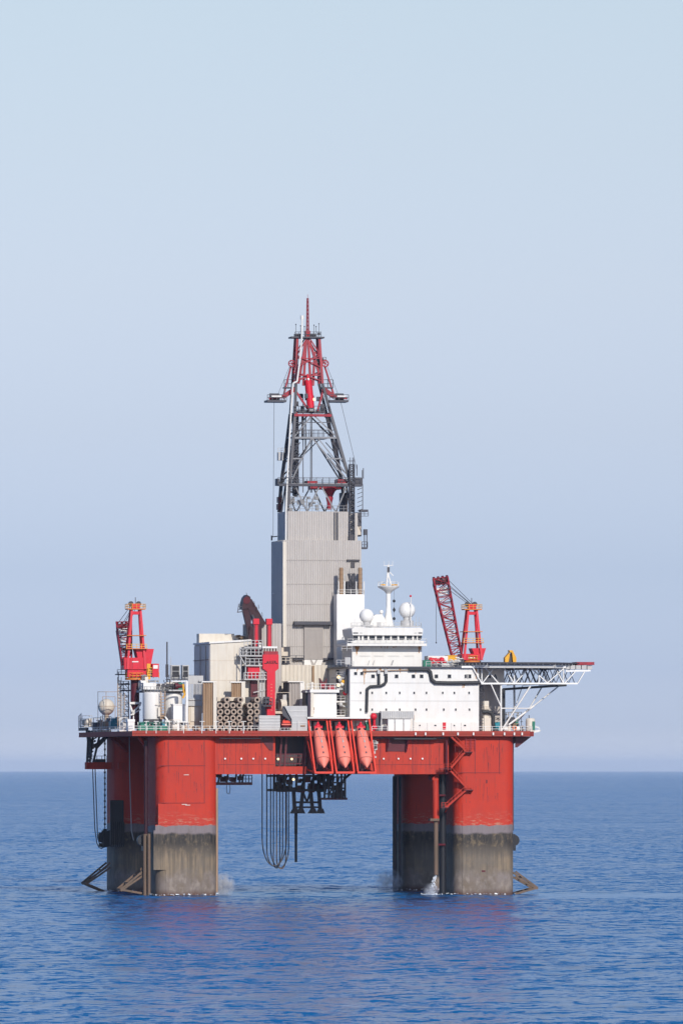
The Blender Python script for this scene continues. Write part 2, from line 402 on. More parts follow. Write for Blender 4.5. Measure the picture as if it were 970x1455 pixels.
fc = np.stack([ii, ii + 1, ii + nx + 1, ii + nx], -1)
me = bpy.data.meshes.new('sea'); me.vertices.add(len(co)); me.vertices.foreach_set('co', co.ravel().astype(np.float32))
me.loops.add(fc.size); me.loops.foreach_set('vertex_index', fc.ravel().astype(np.int32))
me.polygons.add(len(fc)); me.polygons.foreach_set('loop_start', (np.arange(len(fc)) * 4).astype(np.int32))
me.update(calc_edges=True); me.polygons.foreach_set('use_smooth', [True] * len(fc))
me.materials.append(M['sea_water']); sea = bpy.data.objects.new('sea', me); COL.objects.link(sea); sea['kind'] = 'structure'
sea['label'] = 'open blue sea with small wind waves'
HAZE = 1.4e-5
if HAZE:
    m, nt = nodes('haze_air'); v = N(nt, 'ShaderNodeVolumePrincipled'); v.inputs['Color'].default_value = (.74, .86, 1, 1)
    v.inputs['Density'].default_value = HAZE; v.inputs['Anisotropy'].default_value = 0
    nt.links.new(v.outputs[0], N(nt, 'ShaderNodeOutputMaterial').inputs['Volume'])
    hb = MB(); X0, X1, Y0, Y1 = xs[0] - 300, xs[-1] + 300, ys[0] - 200, ys[-1] + 300
    hb.box(X0, X1, Y0, Y1, -4.0, 150)
    me = bpy.data.meshes.new('haze'); me.from_pydata(hb.v, [], hb.f); me.materials.append(m)
    o = bpy.data.objects.new('haze', me); COL.objects.link(o); o['kind'] = 'stuff'; o['label'] = 'thin bluish sea haze over the water'; o['category'] = 'haze'

# ---------------------------------------------------------------- the floating hull
UL, UR, W, RC, BV = -34.18, 32.15, 13.5, 2.4, 53.0
ZD = Z(1039, -1.5); ZS = Z(1046, -1.5); ZB = Z(1100, 1.0)
EL, ER = U(188, -1.5), U(752, -1.5)
rig = T('floating_drilling_rig', 'red semi-submersible hull on four stained square legs standing in the sea', 'drilling rig', (0, 30, 0))
def rsq(uc, vc, w, r, n=6):
    h = w / 2 - r; out = []
    for cx, cy, a0 in ((1, -1, -90), (1, 1, 0), (-1, 1, 90), (-1, -1, 180)):
        for k in range(n + 1):
            a = R(a0 + 90 * k / n); out.append((uc + cx * h + r * math.cos(a), vc + cy * h + r * math.sin(a)))
    return out
def extrude(mb, ring, z0, z1, smooth=True):
    n = len(ring); vs = [(u, v, z0) for u, v in ring] + [(u, v, z1) for u, v in ring]
    mb.add(vs, [(i, (i + 1) % n, (i + 1) % n + n, i + n) for i in range(n)], smooth)
    mb.add(vs, [tuple(reversed(range(n))), tuple(range(n, 2 * n))])
    return mb
cols = {}
for key, uc, v0, lab in (('fl', UL, 0, 'front leg under the tanks and pipe rack, paint scraped above its grey band'), ('fr', UR, 0, 'front leg with zigzag stairs, under the white quarters'),
                         ('bl', UL, BV, 'rear leg in shade behind the pipe rack end'), ('br', UR, BV, 'rear leg in shade under the lifeboat side of the deck')):
    c = P(extrude(MB(), rsq(uc, v0 + W / 2, W, RC), -8, ZS + .02), 'column', 'column_paint', rig, lab); cols[key] = c
def plate(mb, px0, px1, py0, py1, v=0, t=.05, d=.3):
    mb.pbox(px0, px1, py0, py1, v - t, d)
# doubler plates, weld seams and the stepped lower guard on the legs
mb = MB(); mb.pprism([(236, 1272), (236, 1236), (218.5, 1236), (218.5, 1180), (221, 1180), (221, 1172), (291, 1172), (291, 1272)], -.07, .3); P(mb, 'doubler_plate', 'column_paint', cols['fl'])
mb = MB(); plate(mb, 225, 291, 1142, 1171.8, t=.06); P(mb, 'doubler_plate', 'column_paint', cols['fl'])
mb = MB(); mb.pprism([(657, 1272), (657, 1141), (720, 1141), (720, 1236), (712, 1236), (712, 1272)], -.07, .3); P(mb, 'doubler_plate', 'column_paint', cols['fr'])
for px, lst in ((239.5, 'fl'), (290.5, 'fl'), (674.5, 'fr'), (709, 'fr')):
    mb = MB(); y1 = 1098 if px != 290.5 else 1141; mb.pbox(px - .35, px + .35, 1050, y1 if lst == 'fl' else 1100, -.045, .2); P(mb, 'weld_seam', 'maroon', cols[lst])
for py, c, a, b in ((1088, 'fl', 226, 292), (1098, 'fr', 648, 712), (1141, 'fl', 225, 291)):
    mb = MB(); mb.pbox(a, b, py - .3, py + .3, -.085, .2); P(mb, 'weld_seam', 'maroon', cols[c])
# vertical guards and pipes on the column edges, two of them standing in for shade
for (px, y0, y1, v, mat, r, c) in ((207.5, 1052, 1185, 2.6, 'shade_maroon', .4, 'fl'), (206.5, 1185, 1272, 2.2, 'algae_steel', .5, 'fl'), (212, 1185, 1270, 1.0, 'algae_steel', .35, 'fl'),  # first, darkest maroon strip is mostly the leg edge's shading, given as a pipe
                                   (308, 1120, 1268, 2.6, 'rusty', .3, 'fl'), (728, 1050, 1180, 3.2, 'steel_dark', .22, 'fr'),
                                   (628.5, 1100, 1272, 4.0, 'black', .8, 'fr'), (634, 1052, 1100, -.1, 'maroon', .25, 'fr'), (560.5, 1103, 1270, BV + 1.2, 'steel_dark', .5, 'br'), (568, 1103, 1270, BV + .2, 'steel_dark', .3, 'br')):  # black pipe paints in the dark shade at the inner leg edge
    a = pt(px, y1, v); b = pt(px, y0, v); P(MB().tube(a, b, r, 8), 'guard_shade_pipe', mat, cols[c])
# discharge pipe on the shaded rear leg
a = pt(619, 1165, 2); b = pt(618, 1108, 2); e = pt(619, 1243, 2)
P(MB().tube(a, b, .72, 12).tube(b, b + Vector((0, 4, .6)), .72, 12), 'discharge_pipe', 'hull_red', cols['fr'], 'red upper length of the discharge pipe')
P(MB().tube(e, a, .5, 10).pbox(611, 624, 1163, 1166.5, 1, 2.2), 'discharge_pipe', 'algae_steel', cols['fr'], 'rusty lower length of the discharge pipe')
mb = MB()
for px, py in ((616, 1130), (616, 1200)): mb.bar(pt(px + 2, py, 2), pt(px + 16, py, 3), .4)
P(mb, 'pipe_bracket', 'maroon', cols['fr'])
# deck box: a deep box girder with an opening in its front face
mb = MB(); mb.box(UL + 1.0, UR - 1.0, 6.0, BV + W - 1, ZB + .02, ZS + .01); P(mb, 'deck_box', 'hull_red', rig)
mb = MB()
for a, b, y0, y1 in ((303, 391, 1046.2, 1100), (391, 436, 1089, 1100), (526, 637, 1046.2, 1100)): mb.pbox(a, b, y0, y1, 1.1, 4.8)
P(mb, 'girder_face', 'hull_red', rig)
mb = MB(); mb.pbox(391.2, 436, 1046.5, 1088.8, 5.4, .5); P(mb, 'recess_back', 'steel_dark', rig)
mb = MB()
for px in (397, 404, 431): mb.bar(pt(px, 1090, 1.8), pt(px + 3, 1047, 1.8), .42)
mb.bar(pt(391, 1076, 2), pt(436, 1076, 2), .2); mb.bar(pt(391, 1085, 2), pt(436, 1085, 2), .25); mb.bar(pt(391, 1071.5, 2), pt(436, 1071.5, 2), .2)
for px in range(393, 436, 4): mb.bar(pt(px, 1085, 2), pt(px, 1071.5, 2), .12)
P(mb, 'recess_frame', 'maroon', rig)
for px0, px1, y0, y1 in ((549, 552, 1049, 1067), (576, 580, 1049, 1068)):
    mb = MB(); mb.bar(pt(px0, y1, .9), pt(px1, y0, -.4), .35); P(mb, 'deck_bracket', 'maroon', rig)
mb = MB(); mb.pprism([(549, 1067.5), (552, 1048), (580, 1048), (577.5, 1068)], 1.0, .3); P(mb, 'under_deck_shade', 'maroon', rig)  # maroon plate paints in the shade under the deck edge
for px in (318, 335, 352, 372, 540, 610, 624): mb = MB(); mb.pbox(px - .2, px + .2, 1050, 1100, 1.06, .2); P(mb, 'weld_seam', 'maroon', rig)
for a_, b_ in ((309, 390), (533, 628)): mb = MB(); mb.pbox(a_, b_, 1086.2, 1086.7, 1.06, .2); P(mb, 'weld_seam', 'maroon', rig)
mb = MB(); mb.pbox(585.6, 586.3, 1050, 1100, 1.03, .2); P(mb, 'weld_seam', 'maroon', rig)
mb = MB(); mb.pprism([(367, 1046), (388, 1046), (388, 1066), (383, 1066)], .95, .3); P(mb, 'deck_bracket', 'maroon', rig)
for px in (320, 343, 360, 377, 545, 566, 583, 600):
    a = pt(px, 1078, .75); P(MB().tube(a, a + Vector((0, .4, 0)), .2, 10), 'deck_light', 'white_clean', rig)
for px in (395.2, 414.5): a = pt(px, 1078.5, 1.2); P(MB().ball(a, .26, 10), 'lit_lamp', 'lamp', rig)
# deck slab with a fascia edge; tapered out past the quarters-side leg
ub = U(752, -1.5)
pl = [(EL, -1.5), (ER, -1.5), (ER + 1.5, 1), (ER + 1.5, BV + W), (ER, BV + W + 2), (EL, BV + W + 2)]
mb = MB(); extrude(mb, pl, ZS, ZD, False); P(mb, 'deck', 'deck_edge_paint', rig)
mb = MB(); z = ZD - .12; mb.box(EL, ER, -1.62, -1.5, z - .45, z + .2); P(mb, 'deck_edge', 'deck_edge_paint', rig)
mb = MB()
a = pt(730, 1062, 2.5); b = pt(757, 1046, 0)
mb.prism([(a.x, ZS - .05), (a.x, a.z), (a.x + .4, a.z), (ER + 1, ZS - .05)], 1.2, 1.6); mb.prism([(a.x, ZS - .05), (a.x, a.z), (a.x + .4, a.z), (ER + 1, ZS - .05)], 9.2, 9.6)
P(mb, 'deck_bracket', 'maroon', rig)
mb = MB(); mb.bar(pt(159, 1046, 48), pt(181, 1066, 51), .9); mb.bar(pt(197, 1047, 4), pt(206, 1060, 5), .5); P(mb, 'deck_brace', 'hull_red', rig)
mb = MB()
for y, a, b in ((1048.5, 520, 632), (1050, 560, 620), (1049, 312, 372)): mb.tube(pt(a, y, -.6), pt(b, y, -.6), .14, 6)
for k in range(12):
    px = 525 + k * 9; mb.bar(pt(px, 1046, -.6), pt(px, 1050.5, -.6), .1)
P(mb, 'hull_pipework', 'steel_dark', rig)
mb = MB(); mb.pbox(526.5, 532, 1053, 1082, .5, .5)
for k in range(14): px, py = random.uniform(528, 534), random.uniform(1052, 1082); a = pt(px, py, .2); mb.box(a.x, a.x + .6, .1, .6, a.z, a.z + random.uniform(.3, .8))
P(mb, 'cable_tray', 'galvanised', rig)
# grime and rust that has run down from the deck edge
rr = random.Random(21)
def runs(par, px0, px1, y0, y1, v, n, lmax, mats):
    for i, m_ in enumerate(mats):
        mb = MB()
        for k in range(n):
            x = rr.uniform(px0, px1); y = y0 + rr.random() ** 2 * (y1 - y0); w_ = rr.uniform(.12, .45); l_ = rr.uniform(2, lmax)
            mb.pprism([(x, y + l_), (x - w_, y), (x + w_, y)], v - .012 - .0015 * k - .0006 * i, .05)
        P(mb, 'paint_run', m_, par)
runs(rig, 310, 388, 1050, 1092, 1.1, 22, 16, ('maroon', 'grime')); runs(rig, 532, 630, 1050, 1094, 1.1, 26, 16, ('maroon', 'grime'))
runs(cols['fl'], 224, 295, 1054, 1160, 0, 26, 26, ('maroon', 'grime')); runs(cols['fr'], 644, 714, 1056, 1160, 0, 26, 26, ('maroon', 'grime'))
# stairs zigzagging down the front leg
mb = MB(); tr = MB()
def flight(p, q):
    a, b = pt(*p, -.75), pt(*q, -.75)
    for dv in (-.45, .45): mb.bar(a + Vector((0, dv, 0)), b + Vector((0, dv, 0)), .16, .34)
    n = 14
    for i in range(n): c = a.lerp(b, (i + .5) / n); tr.box(c.x - .17, c.x + .17, c.y - .42, c.y + .42, c.z - .04, c.z + .04)
    for dv in (-.5,):
        mb.bar(a + Vector((0, dv, 1.0)), b + Vector((0, dv, 1.0)), .1)
        for i in range(0, 8): c = a.lerp(b, i / 7); mb.bar(c + Vector((0, dv, 0)), c + Vector((0, dv, 1)), .07)
for p, q in (((640, 1047), (661, 1067)), ((661, 1067), (640, 1091)), ((640, 1096), (663, 1121)), ((663, 1121), (632, 1148))): flight(p, q)
for px0, px1, py in ((659, 671, 1068), (625, 641, 1092), (660, 672, 1122), (627, 637, 1147)):
    tr.pbox(px0, px1, py, py + 1.2, -1.4, 1.45); mb.rail([pt(px0, py, -1.3), pt(px1, py, -1.3)], 1.0, 1.0, .05)
    a, b = pt(px1 - 1, py + 1, -1.2), pt(px1 - 5, py + 7, .1); mb.bar(a, b, .15)
P(mb, 'stair_rail', 'hull_red', rig); P(tr, 'stair_tread', 'maroon', rig)
mb = MB(); mb.ladder(pt(664.5, 1066, -.5), pt(664.5, 1047, -.5), .9, .5, .06); mb.ladder(pt(672, 1066, -.5), pt(672, 1047, -.5), .9, .5, .06); P(mb, 'ladder', 'truss_red', rig)
# numbers of small fittings on the legs
mb = MB()
for px, py in ((265, 1101), (267, 1144), (262, 1143)): mb.pbox(px - 3.5, px + 3.5, py - .5, py + .4, -.12, .2)
P(mb, 'draught_mark', 'tarp', cols['fl'])
mb = MB(); mb.pbox(684, 689, 1236.5, 1239, -.15, .3); mb.pbox(690, 692, 1108, 1113, -.06, .2); P(mb, 'leg_fitting', 'maroon', cols['fr'])
# side beam of the rear leg and the platform hung on the corner
mb = MB(); a = pt(123, 1093, BV + 5); b = pt(166, 1083, BV + 5); mb.box(a.x, b.x, a.y, a.y + 2.2, a.z, b.z); c = pt(206, 1085, BV - .7); mb.box(pt(182, 1097, BV - .7).x, c.x + 1, BV - .7, BV + .5, pt(182, 1097, BV - .7).z, c.z)
mb.box(b.x - .5, UL, BV - .6, BV + .5, a.z + .1, b.z - .1); P(mb, 'side_beam', 'hull_red', rig)
mb = MB(); mb.rail([pt(124, 1083, BV + 5), pt(152, 1083, BV + 5)], 1.4, 1.2, .05); mb.pbox(136, 150, 1079, 1083, BV + 5.4, 1.5)
for px, pw in ((124, 126), (128, 133), (133, 143)): mb.bar(pt(px, 1083, BV + 6), pt(pw, 1040, BV + 6), .45); mb.bar(pt(px, 1083, BV + 9), pt(pw, 1040, BV + 9), .4)
for i in range(9): y = 1083 - i * 5; mb.bar(pt(124 + i * .3, y, BV + 6), pt(129 + i * 1.4, y - 5, BV + 6), .28); mb.bar(pt(129 + i * 1.3, y, BV + 6), pt(124 + i * .3, y - 5, BV + 6), .22)
for k in range(3): mb.bar(pt(133 + k * 3, 1062 - k * 4, BV + 7), pt(150, 1046 + k * 3, BV + 6), .4)
mb.bar(pt(136, 1063, BV + 7), pt(152, 1046, BV + 7), .8); P(mb, 'hanging_frame', 'steel_dark', rig)
mb = MB(); a = pt(117, 1037, BV + 8); mb.box(a.x, EL + .3, BV + 4, BV + 13, a.z - .2, a.z + .5)
mb.prism([(a.x + .8, a.z - .2), (a.x + 1.6, a.z - 4), (EL + 1, a.z - 6), (EL + 1, a.z - .2)], BV + 5, BV + 8); P(mb, 'corner_platform', 'steel_dark', rig)
mb = MB(); mb.rail([pt(115, 1034, BV + 12), pt(115, 1034, BV + 4), pt(146, 1034, BV + 4)], 2.0, 1.4, .06); mb.rail([pt(112, 1034, BV + 10), pt(116, 1030, BV + 5)], 2.6, 1.2, .05); P(mb, 'railing', 'galvanised', rig)
# black grating panel on the shaded rear leg
mb = MB()
mb.pbox(157, 176, 1137, 1200, BV - 1.4, .4)
for k in range(7): mb.bar(pt(158 + k * 3, 1203, BV - 1.6), pt(158 + k * 3, 1168, BV - 1.6), .3)
P(mb, 'chain_guard', 'black', cols['bl'])
# fairleads where chains meet the legs
def fairlead(px, py, v, c, s=1):
    mb = MB(); p = pt(px, py, v)
    mb.tube(p + Vector((-.1, -.7, 0)), p + Vector((-.1, .7, 0)), 1.25, 14); mb.prism([(p.x - s * .2, p.z - 2.3), (p.x + s * 1.6, p.z - 1.9), (p.x + s * 1.6, p.z + 1.8), (p.x - s * .2, p.z + 1.2)][::s], p.y - 1, p.y + 1)
    for k in range(5): q = p + Vector((random.uniform(-.9, .6), random.uniform(-1, 1), random.uniform(-1.8, 1.6))); mb.box(q.x - .4, q.x + .4, q.y - .4, q.y + .4, q.z - .4, q.z + .4)
    P(mb, 'fairlead', 'black', c)
fairlead(147.5, 1190, BV + 6, cols['bl']); fairlead(203.5, 1194, 4, cols['fl']); fairlead(729.5, 1194, 7, cols['fr'], -1)
# anchor racks: struts and a ladder-like shelf just over the water
def rack(c, top, tip, root, v0, v1):
    mb = MB()
    for v in (v0, v1):
        d = Vector((0, v - v0, 0))
        for k in (0, .9): mb.bar(pt(*top, v0) + d + Vector((0, 0, -k * 1.2)), pt(*tip, v0) + d + Vector((0, 0, -k * .3)), .4)
        mb.bar(pt(*tip, v0) + d, pt(*root, v0) + d, .42)
    for t in (0, .3, .6, .9): a = pt(*tip, v0).lerp(pt(*root, v0), t); mb.bar(a, a + Vector((0, v1 - v0, 0)), .4)
    for t in (.35, .7): a = pt(*top, v0).lerp(pt(*tip, v0), t); mb.bar(a, a + Vector((0, v1 - v0, 0)), .3)
    P(mb, 'anchor_rack', 'algae_steel', c)
rack(cols['bl'], (157, 1226), (122, 1255), (152, 1268), BV + 2, BV + 7)
rack(cols['fl'], (209, 1233), (172, 1264), (212, 1271), 3, 8)
rack(cols['fr'], (726, 1238), (757, 1261), (725, 1270), 6, 2)
# railing of the deck front: light stanchions
mb = MB(); a = Vector((EL + .3, -1.3, ZD)); b = Vector((U(367, -1.3), -1.3, ZD)); mb.rail([a, b], 1.1, 1.5, .045)
for px in (208, 222, 240.5, 261, 287, 307, 326, 346): p = pt(px, 1042, -1.66); mb.bar(p, p + Vector((0, 0, 2.6)), .13); mb.bar(p + Vector((-.5, 0, 2.6)), p + Vector((.6, 0, 2.6)), .13)
mb.rail([(U(528, -1.3), -1.3, ZD), (U(550, -1.3), -1.3, ZD)], 1.1, 1.5, .045); mb.rail([(U(585, -1.3), -1.3, ZD), (ER - .2, -1.3, ZD), (ER + 1.3, 1.5, ZD), (ER + 1.3, 30, ZD)], 1.1, 1.6, .045)
mb.rail([(EL + .2, -1.3, ZD), (EL + .2, 50, ZD)], 1.1, 2, .045)
P(mb, 'railing', 'white', rig)
mb = MB()
for px in (590, 604, 629, 650, 672, 700, 716, 730, 741): p = pt(px, 1044, -1.64); mb.bar(p + Vector((0, -.1, -.1)), p + Vector((0, -.1, .5)), .3)
P(mb, 'fender_stud', 'white_clean', rig)

# hanging lines at the rear corner
def line(name, label, pts, r, mat='steel_dark', group=None, cat='cable'):
    return S(MB().path(pts, r, 6), name, mat, label, cat, pts[0], group)
def loopline(px0, px1, py0, py1, pyb, v, n=14):
    a, b, lo = pt(px0, py0, v), pt(px1, py1, v), pt(px0, pyb, v).z; out = [a]; h = abs(b.x - a.x) * 1.1
    for i in range(n + 1):
        t = math.pi * i / n; out.append(Vector((a.x + (b.x - a.x) * (1 - math.cos(t)) / 2, a.y, lo + h * (1 - math.sin(t)))))
    return out + [b]
vb = BV + 7
line('hanging_cable', 'thin cable looping from the red side beam to the rear leg, outer of two', [pt(132, 1093, vb), pt(135, 1178, vb), pt(138, 1198, vb), pt(141, 1204, vb), pt(145, 1206, vb), pt(149, 1200, vb)], .11, group='cables hanging from the side beam')
line('hanging_cable', 'thin cable from the red side beam to the rear leg, inner of two', [pt(135.5, 1093, vb), pt(139, 1190, vb), pt(143, 1203, vb), pt(146.5, 1204, vb), pt(149, 1194, vb)], .11, group='cables hanging from the side beam')
mb = MB(); a, b = pt(149.3, 1185, BV + 6), pt(149.3, 1046, BV + 6); n = 34
for i in range(n):
    p, q = a.lerp(b, i / n), a.lerp(b, (i + .8) / n)
    if i % 2: mb.box(p.x - .22, p.x + .22, p.y - .08, p.y + .08, p.z, q.z)
    else: mb.box(p.x - .09, p.x + .09, p.y - .2, p.y + .2, p.z - .1, q.z + .1)
S(mb, 'anchor_chain', 'steel_dark', 'dark anchor chain running straight down the outer edge of the shaded rear leg', 'chain', a)
line('hanging_cable', 'single pale cable hanging in front of the shaded rear leg', [pt(184, 1040, 40), pt(184.5, 1100, 40), pt(187, 1180, 40), pt(190, 1194, 40)], .1, 'galvanised')
line('hanging_cable', 'short drooping cable under the small hung walkway beside the front leg', loopline(322, 327, 1115, 1115, 1128, 9), .07)
# ================================================================ drilling tower
VT0, VT1 = 32.0, 43.0        # front and back of the tower
tw = T('drilling_derrick', 'tall drilling tower clad in pale ribbed sheet, open steel lattice and red crown above', 'drilling tower', pt(450, 950, 38))
def block(px0, px1, py0, py1, v0, v1, front='windwall', side='galvanised', pitch=.75, name='cladding', d=.13, par=None):  # default side colour is lighter, to lift the tower's shaded side
    """a box building of ribbed sheet: its front and its two sides"""
    a, b = pt(px0, py1, v0), pt(px1, py0, v0)
    f = MB().corr((a.x, v0), (b.x, v0), a.z, b.z, pitch, d)
    q = MB().corr((a.x, v1), (a.x, v0), a.z, b.z, pitch, d).corr((b.x, v0), (b.x, v1), a.z, b.z, pitch, d)
    q.box(a.x + .05, b.x - .05, v0 + .3, v1, a.z, b.z - .05)
    P(f, name, front, par or tw); P(q, 'side_cladding', side, par or tw)
    return a, b
block(402, 512.5, 768, 948, VT0 - 1, VT1 + 1, pitch=.52)
block(408.5, 497, 727, 768, VT0, VT1, pitch=.55)
mb = MB(); mb.pbox(497.3, 508, 729, 768, VT0 + .6, 9); P(mb, 'corner_panel', 'windwall', tw)
mb = MB(); mb.pbox(402, 406.5, 770, 945, VT0 - 1.45, .5); P(mb, 'corner_trim', 'cream', tw)
for px0, px1 in ((474.5, 476), (477.8, 480)):
    mb = MB(); mb.pbox(px0, px1, 728, 768, VT0 - .35, .4); P(mb, 'downpipe', 'steel', tw)
for py in (796, 830, 858.5, 888, 918.5):
    mb = MB(); mb.pbox(407, 474 if py > 840 else 495, py - .25, py + .25, VT0 - 1.15, .2); P(mb, 'sheet_seam', 'windwall_dark', tw)
mb = MB(); mb.pbox(418.5, 471, 883, 887.5, VT0 - 2.6, 1.6); P(mb, 'door_canopy', 'steel', tw)
mb = MB(); mb.pbox(432, 459, 887.5, 937, VT0 - 1.5, .4)
for k in range(24): y = 889 + k * 2; mb.pbox(432.2, 458.8, y, y + .8, VT0 - 1.56, .1)
P(mb, 'roller_door', 'windwall_dark', tw)
for px0, px1 in ((417, 431.5), (459.5, 474)):
    mb = MB(); mb.pbox(px0, px1, 935, 937.5, VT0 - 2, 1); P(mb, 'door_rail', 'steel', tw)
mb = MB(); mb.pprism([(432, 946), (432, 937.5), (459, 937.5), (456, 946), (447, 947), (444, 945.5), (438, 946.5)], VT0 - 1.9, .3)
P(mb, 'white_tarpaulin', 'white', tw, 'crumpled white tarpaulin under the roller door')
mb = MB(); mb.pprism([(443, 945), (440.5, 937.6), (443, 937.6), (446, 943), (449, 937.6), (451, 937.6), (447, 945.3)], VT0 - 1.96, .2); P(mb, 'tarpaulin_fold', 'windwall_dark', tw)
mb = MB(); mb.rail([pt(409, 938, VT0 - 2.2), pt(432, 938, VT0 - 2.2)], 1.0, 1.5, .05); P(mb, 'railing', 'steel', tw)
# lattice legs
def quad(y, fl, fr, bl, br, vf, vb): return [pt(fl, y, vf), pt(fr, y, vf), pt(br, y, vb), pt(bl, y, vb)]
L0 = quad(728, 408.5, 501, 396.5, 489, 32.6, 42.4); L1 = quad(688, 411.5, 498, 399.5, 486.5, 32.9, 42.1)
L2 = quad(622, 416.5, 479.5, 408.5, 471.5, 34.5, 40.5); L3 = quad(589, 419, 470, 412.5, 464, 35.3, 39.7)
for k in range(4):
    mb = MB()
    for a, b in ((L0, L1), (L1, L2), (L2, L3)): mb.bar(a[k], b[k], .6 if k < 2 else .72)
    P(mb, 'leg', 'steel' if k in (0, 1) else 'steel_dark', tw)
def ringbars(mb, L, w):
    for k in range(4): mb.bar(L[k], L[(k + 1) % 4], w)
mb = MB()
for L, w in ((L1, .42), (L2, .42)): ringbars(mb, L, w)
mid = [a.lerp(b, .55) for a, b in zip(L1, L2)]
mb.bar(mid[1], mid[2], .3); mb.bar(mid[0], mid[3], .3)
mb.bar(mid[1], mid[1].lerp(mid[0], .33), .3); mb.bar(mid[0], mid[0].lerp(mid[1], .2), .3)
P(mb, 'girt', 'steel_mid', tw)
mb = MB()
for k in range(4):
    j = (k + 1) % 4
    for t, q in ((.18, .42), (.42, .66), (.66, .9)):
        mb.bar(L1[k].lerp(L2[k], t), mid[k].lerp(mid[j], .16) if t < .4 else L1[k].lerp(L2[k], q).lerp(L1[j].lerp(L2[j], q), .16), .16)
        mb.bar(L1[j].lerp(L2[j], t), L1[j].lerp(L2[j], q).lerp(L1[k].lerp(L2[k], q), .16), .16)
    for t in (.33, .66): mb.bar(L2[k].lerp(L3[k], t), L2[j].lerp(L3[j], t), .16)
    mb.bar(L2[k], L2[k].lerp(L3[k], .5).lerp(L2[j].lerp(L3[j], .5), .25), .18)
P(mb, 'secondary_bracing', 'steel', tw)
mb = MB(); mb.truss(pt(413.5, 700, 41.5), pt(419.5, 592, 39.5), .9, .9, .7, .7, 22, .12, .07, (1, 0, 0)); P(mb, 'rail_mast', 'steel_dark', tw)
for k in range(4):
    j = (k + 1) % 4; mb = MB()
    c = L2[k].lerp(L2[j], .42); mb.bar(c, L1[k], .28); mb.bar(c, L1[j], .32)
    c2 = L2[k].lerp(L2[j], .25 if k == 2 else .55); 
    if k in (0, 2): mb.bar(c2, mid[j].lerp(L1[j], .7), .22)
    h = L1[k].lerp(L1[j], .5); b1 = L0[k].lerp(L0[j], .30); b2 = L0[k].lerp(L0[j], .74)
    mb.bar(L1[k].lerp(L1[j], .08), b1, .26); mb.bar(h, b1, .28); mb.bar(h, b2, .28); mb.bar(L1[j].lerp(L1[k], .05), b2, .26)
    t = L3[k].lerp(L3[j], .5); mb.bar(t, L2[k], .28); mb.bar(t, L2[j], .28)
    P(mb, 'bracing', 'steel_mid' if k == 0 else 'steel', tw)
# standing gear inside the lattice
mb = MB(); a, b = pt(420, 704, 36), pt(420, 592, 36.6); mb.truss(a, b, 1.0, 1.0, 1.0, 1.0, 26, .13, .08, (1, 0, 0)); P(mb, 'ladder_tower', 'steel', tw); P(MB().bar(pt(419.4, 706, 37), pt(419.4, 592, 37.4), .55), 'guide_rail', 'steel_dark', tw)
mb = MB()
for px in (430.5, 443, 441.2): mb.bar(pt(px, 700, 37), pt(px, 560, 37), .16)
mb.bar(pt(430, 625, 36.5), pt(430, 590, 36.5), .5); mb.bar(pt(434, 640, 36.5), pt(434, 592, 36.5), .25); P(mb, 'drilling_line', 'steel_dark', tw)
mb = MB(); mb.pbox(426, 466, 621, 623, 34.7, 5.4)
mb.rail([pt(418, 621, 34.4), pt(466, 621, 34.4), pt(466, 621, 40)], 1.5, 1.1, .05)
for k in range(9): px = 436 + k * 3; mb.bar(pt(px, 621, 35), pt(px, 613, 35), .09)
P(mb, 'upper_gallery', 'steel', tw)
mb = MB(); mb.pbox(396, 514, 688, 690.5, 32.2, 1.2); mb.pbox(396, 500, 688, 689.5, 41, 1.2); mb.rail([pt(395, 688, 32.2), pt(513, 688, 32.2)], 1.5, 1.5, .05); mb.rail([pt(393, 690, 42), pt(500, 690, 42)], 1.5, 1.8, .05)
mb.pbox(505, 514, 679, 690, 33, 2.5); mb.pbox(393, 397, 680, 690, 40, 2); P(mb, 'lower_gallery', 'steel', tw)
mb = MB(); mb.pbox(437, 451, 683, 688.5, 34.5, 4); mb.pbox(480, 494, 681, 687.5, 33.6, 4); mb.pbox(441, 485, 691, 695, 35, 3); P(mb, 'fingerboard', 'truss_red', tw)
mb = MB(); o = pt(468, 724, 36.5); mb.lathe(o, [(.55, 0), (.6, 1.6), (.85, 2.6), (.7, 3), (1.0, 3.8), (1.9, 4.6), (1.9, 5.2)], 12); P(mb, 'top_drive', 'truss_red', tw)
mb = MB()
for px, py, w, h in ((395, 716, 7, 8), (395.5, 706, 5, 8)): mb.pbox(px, px + w, py, py + h, 40, 2)
P(mb, 'winch_box', 'maroon', tw)
mb = MB(); mb.pbox(395.5, 402.5, 642.5, 654, 38, 1.5); mb.rail([pt(395, 643, 37.8), pt(404, 643, 37.8)], 1.0, .8, .05); P(mb, 'lamp_box', 'galvanised', tw)
mb = MB(); mb.rail([pt(408, 727, 32.1), pt(497, 727, 32.1), pt(500, 727, 42)], 1.3, 1.4, .05); mb.rail([pt(410, 718, 34), pt(452, 718, 34)], 1.4, 1.4, .05)
for k in range(16):
    px = random.uniform(410, 456); p = pt(px, random.uniform(706, 727), random.uniform(33.5, 36)); s_ = random.uniform(.2, .55); mb.box(p.x - s_, p.x + s_, p.y, p.y + .8, p.z - s_, p.z + s_)
mb.bar(pt(413, 706, 34), pt(436, 706, 34), .18); mb.bar(pt(413, 706, 34), pt(413, 727, 34), .15); mb.bar(pt(436, 706, 34), pt(436, 727, 34), .15); mb.bar(pt(413, 713, 34), pt(436, 713, 34), .12)
P(mb, 'wall_top_walkway', 'steel_mid', tw)
mb = MB(); mb.pbox(485.5, 494, 700, 728, 38.5, 3); P(mb, 'guide_frame', 'steel_dark', tw)
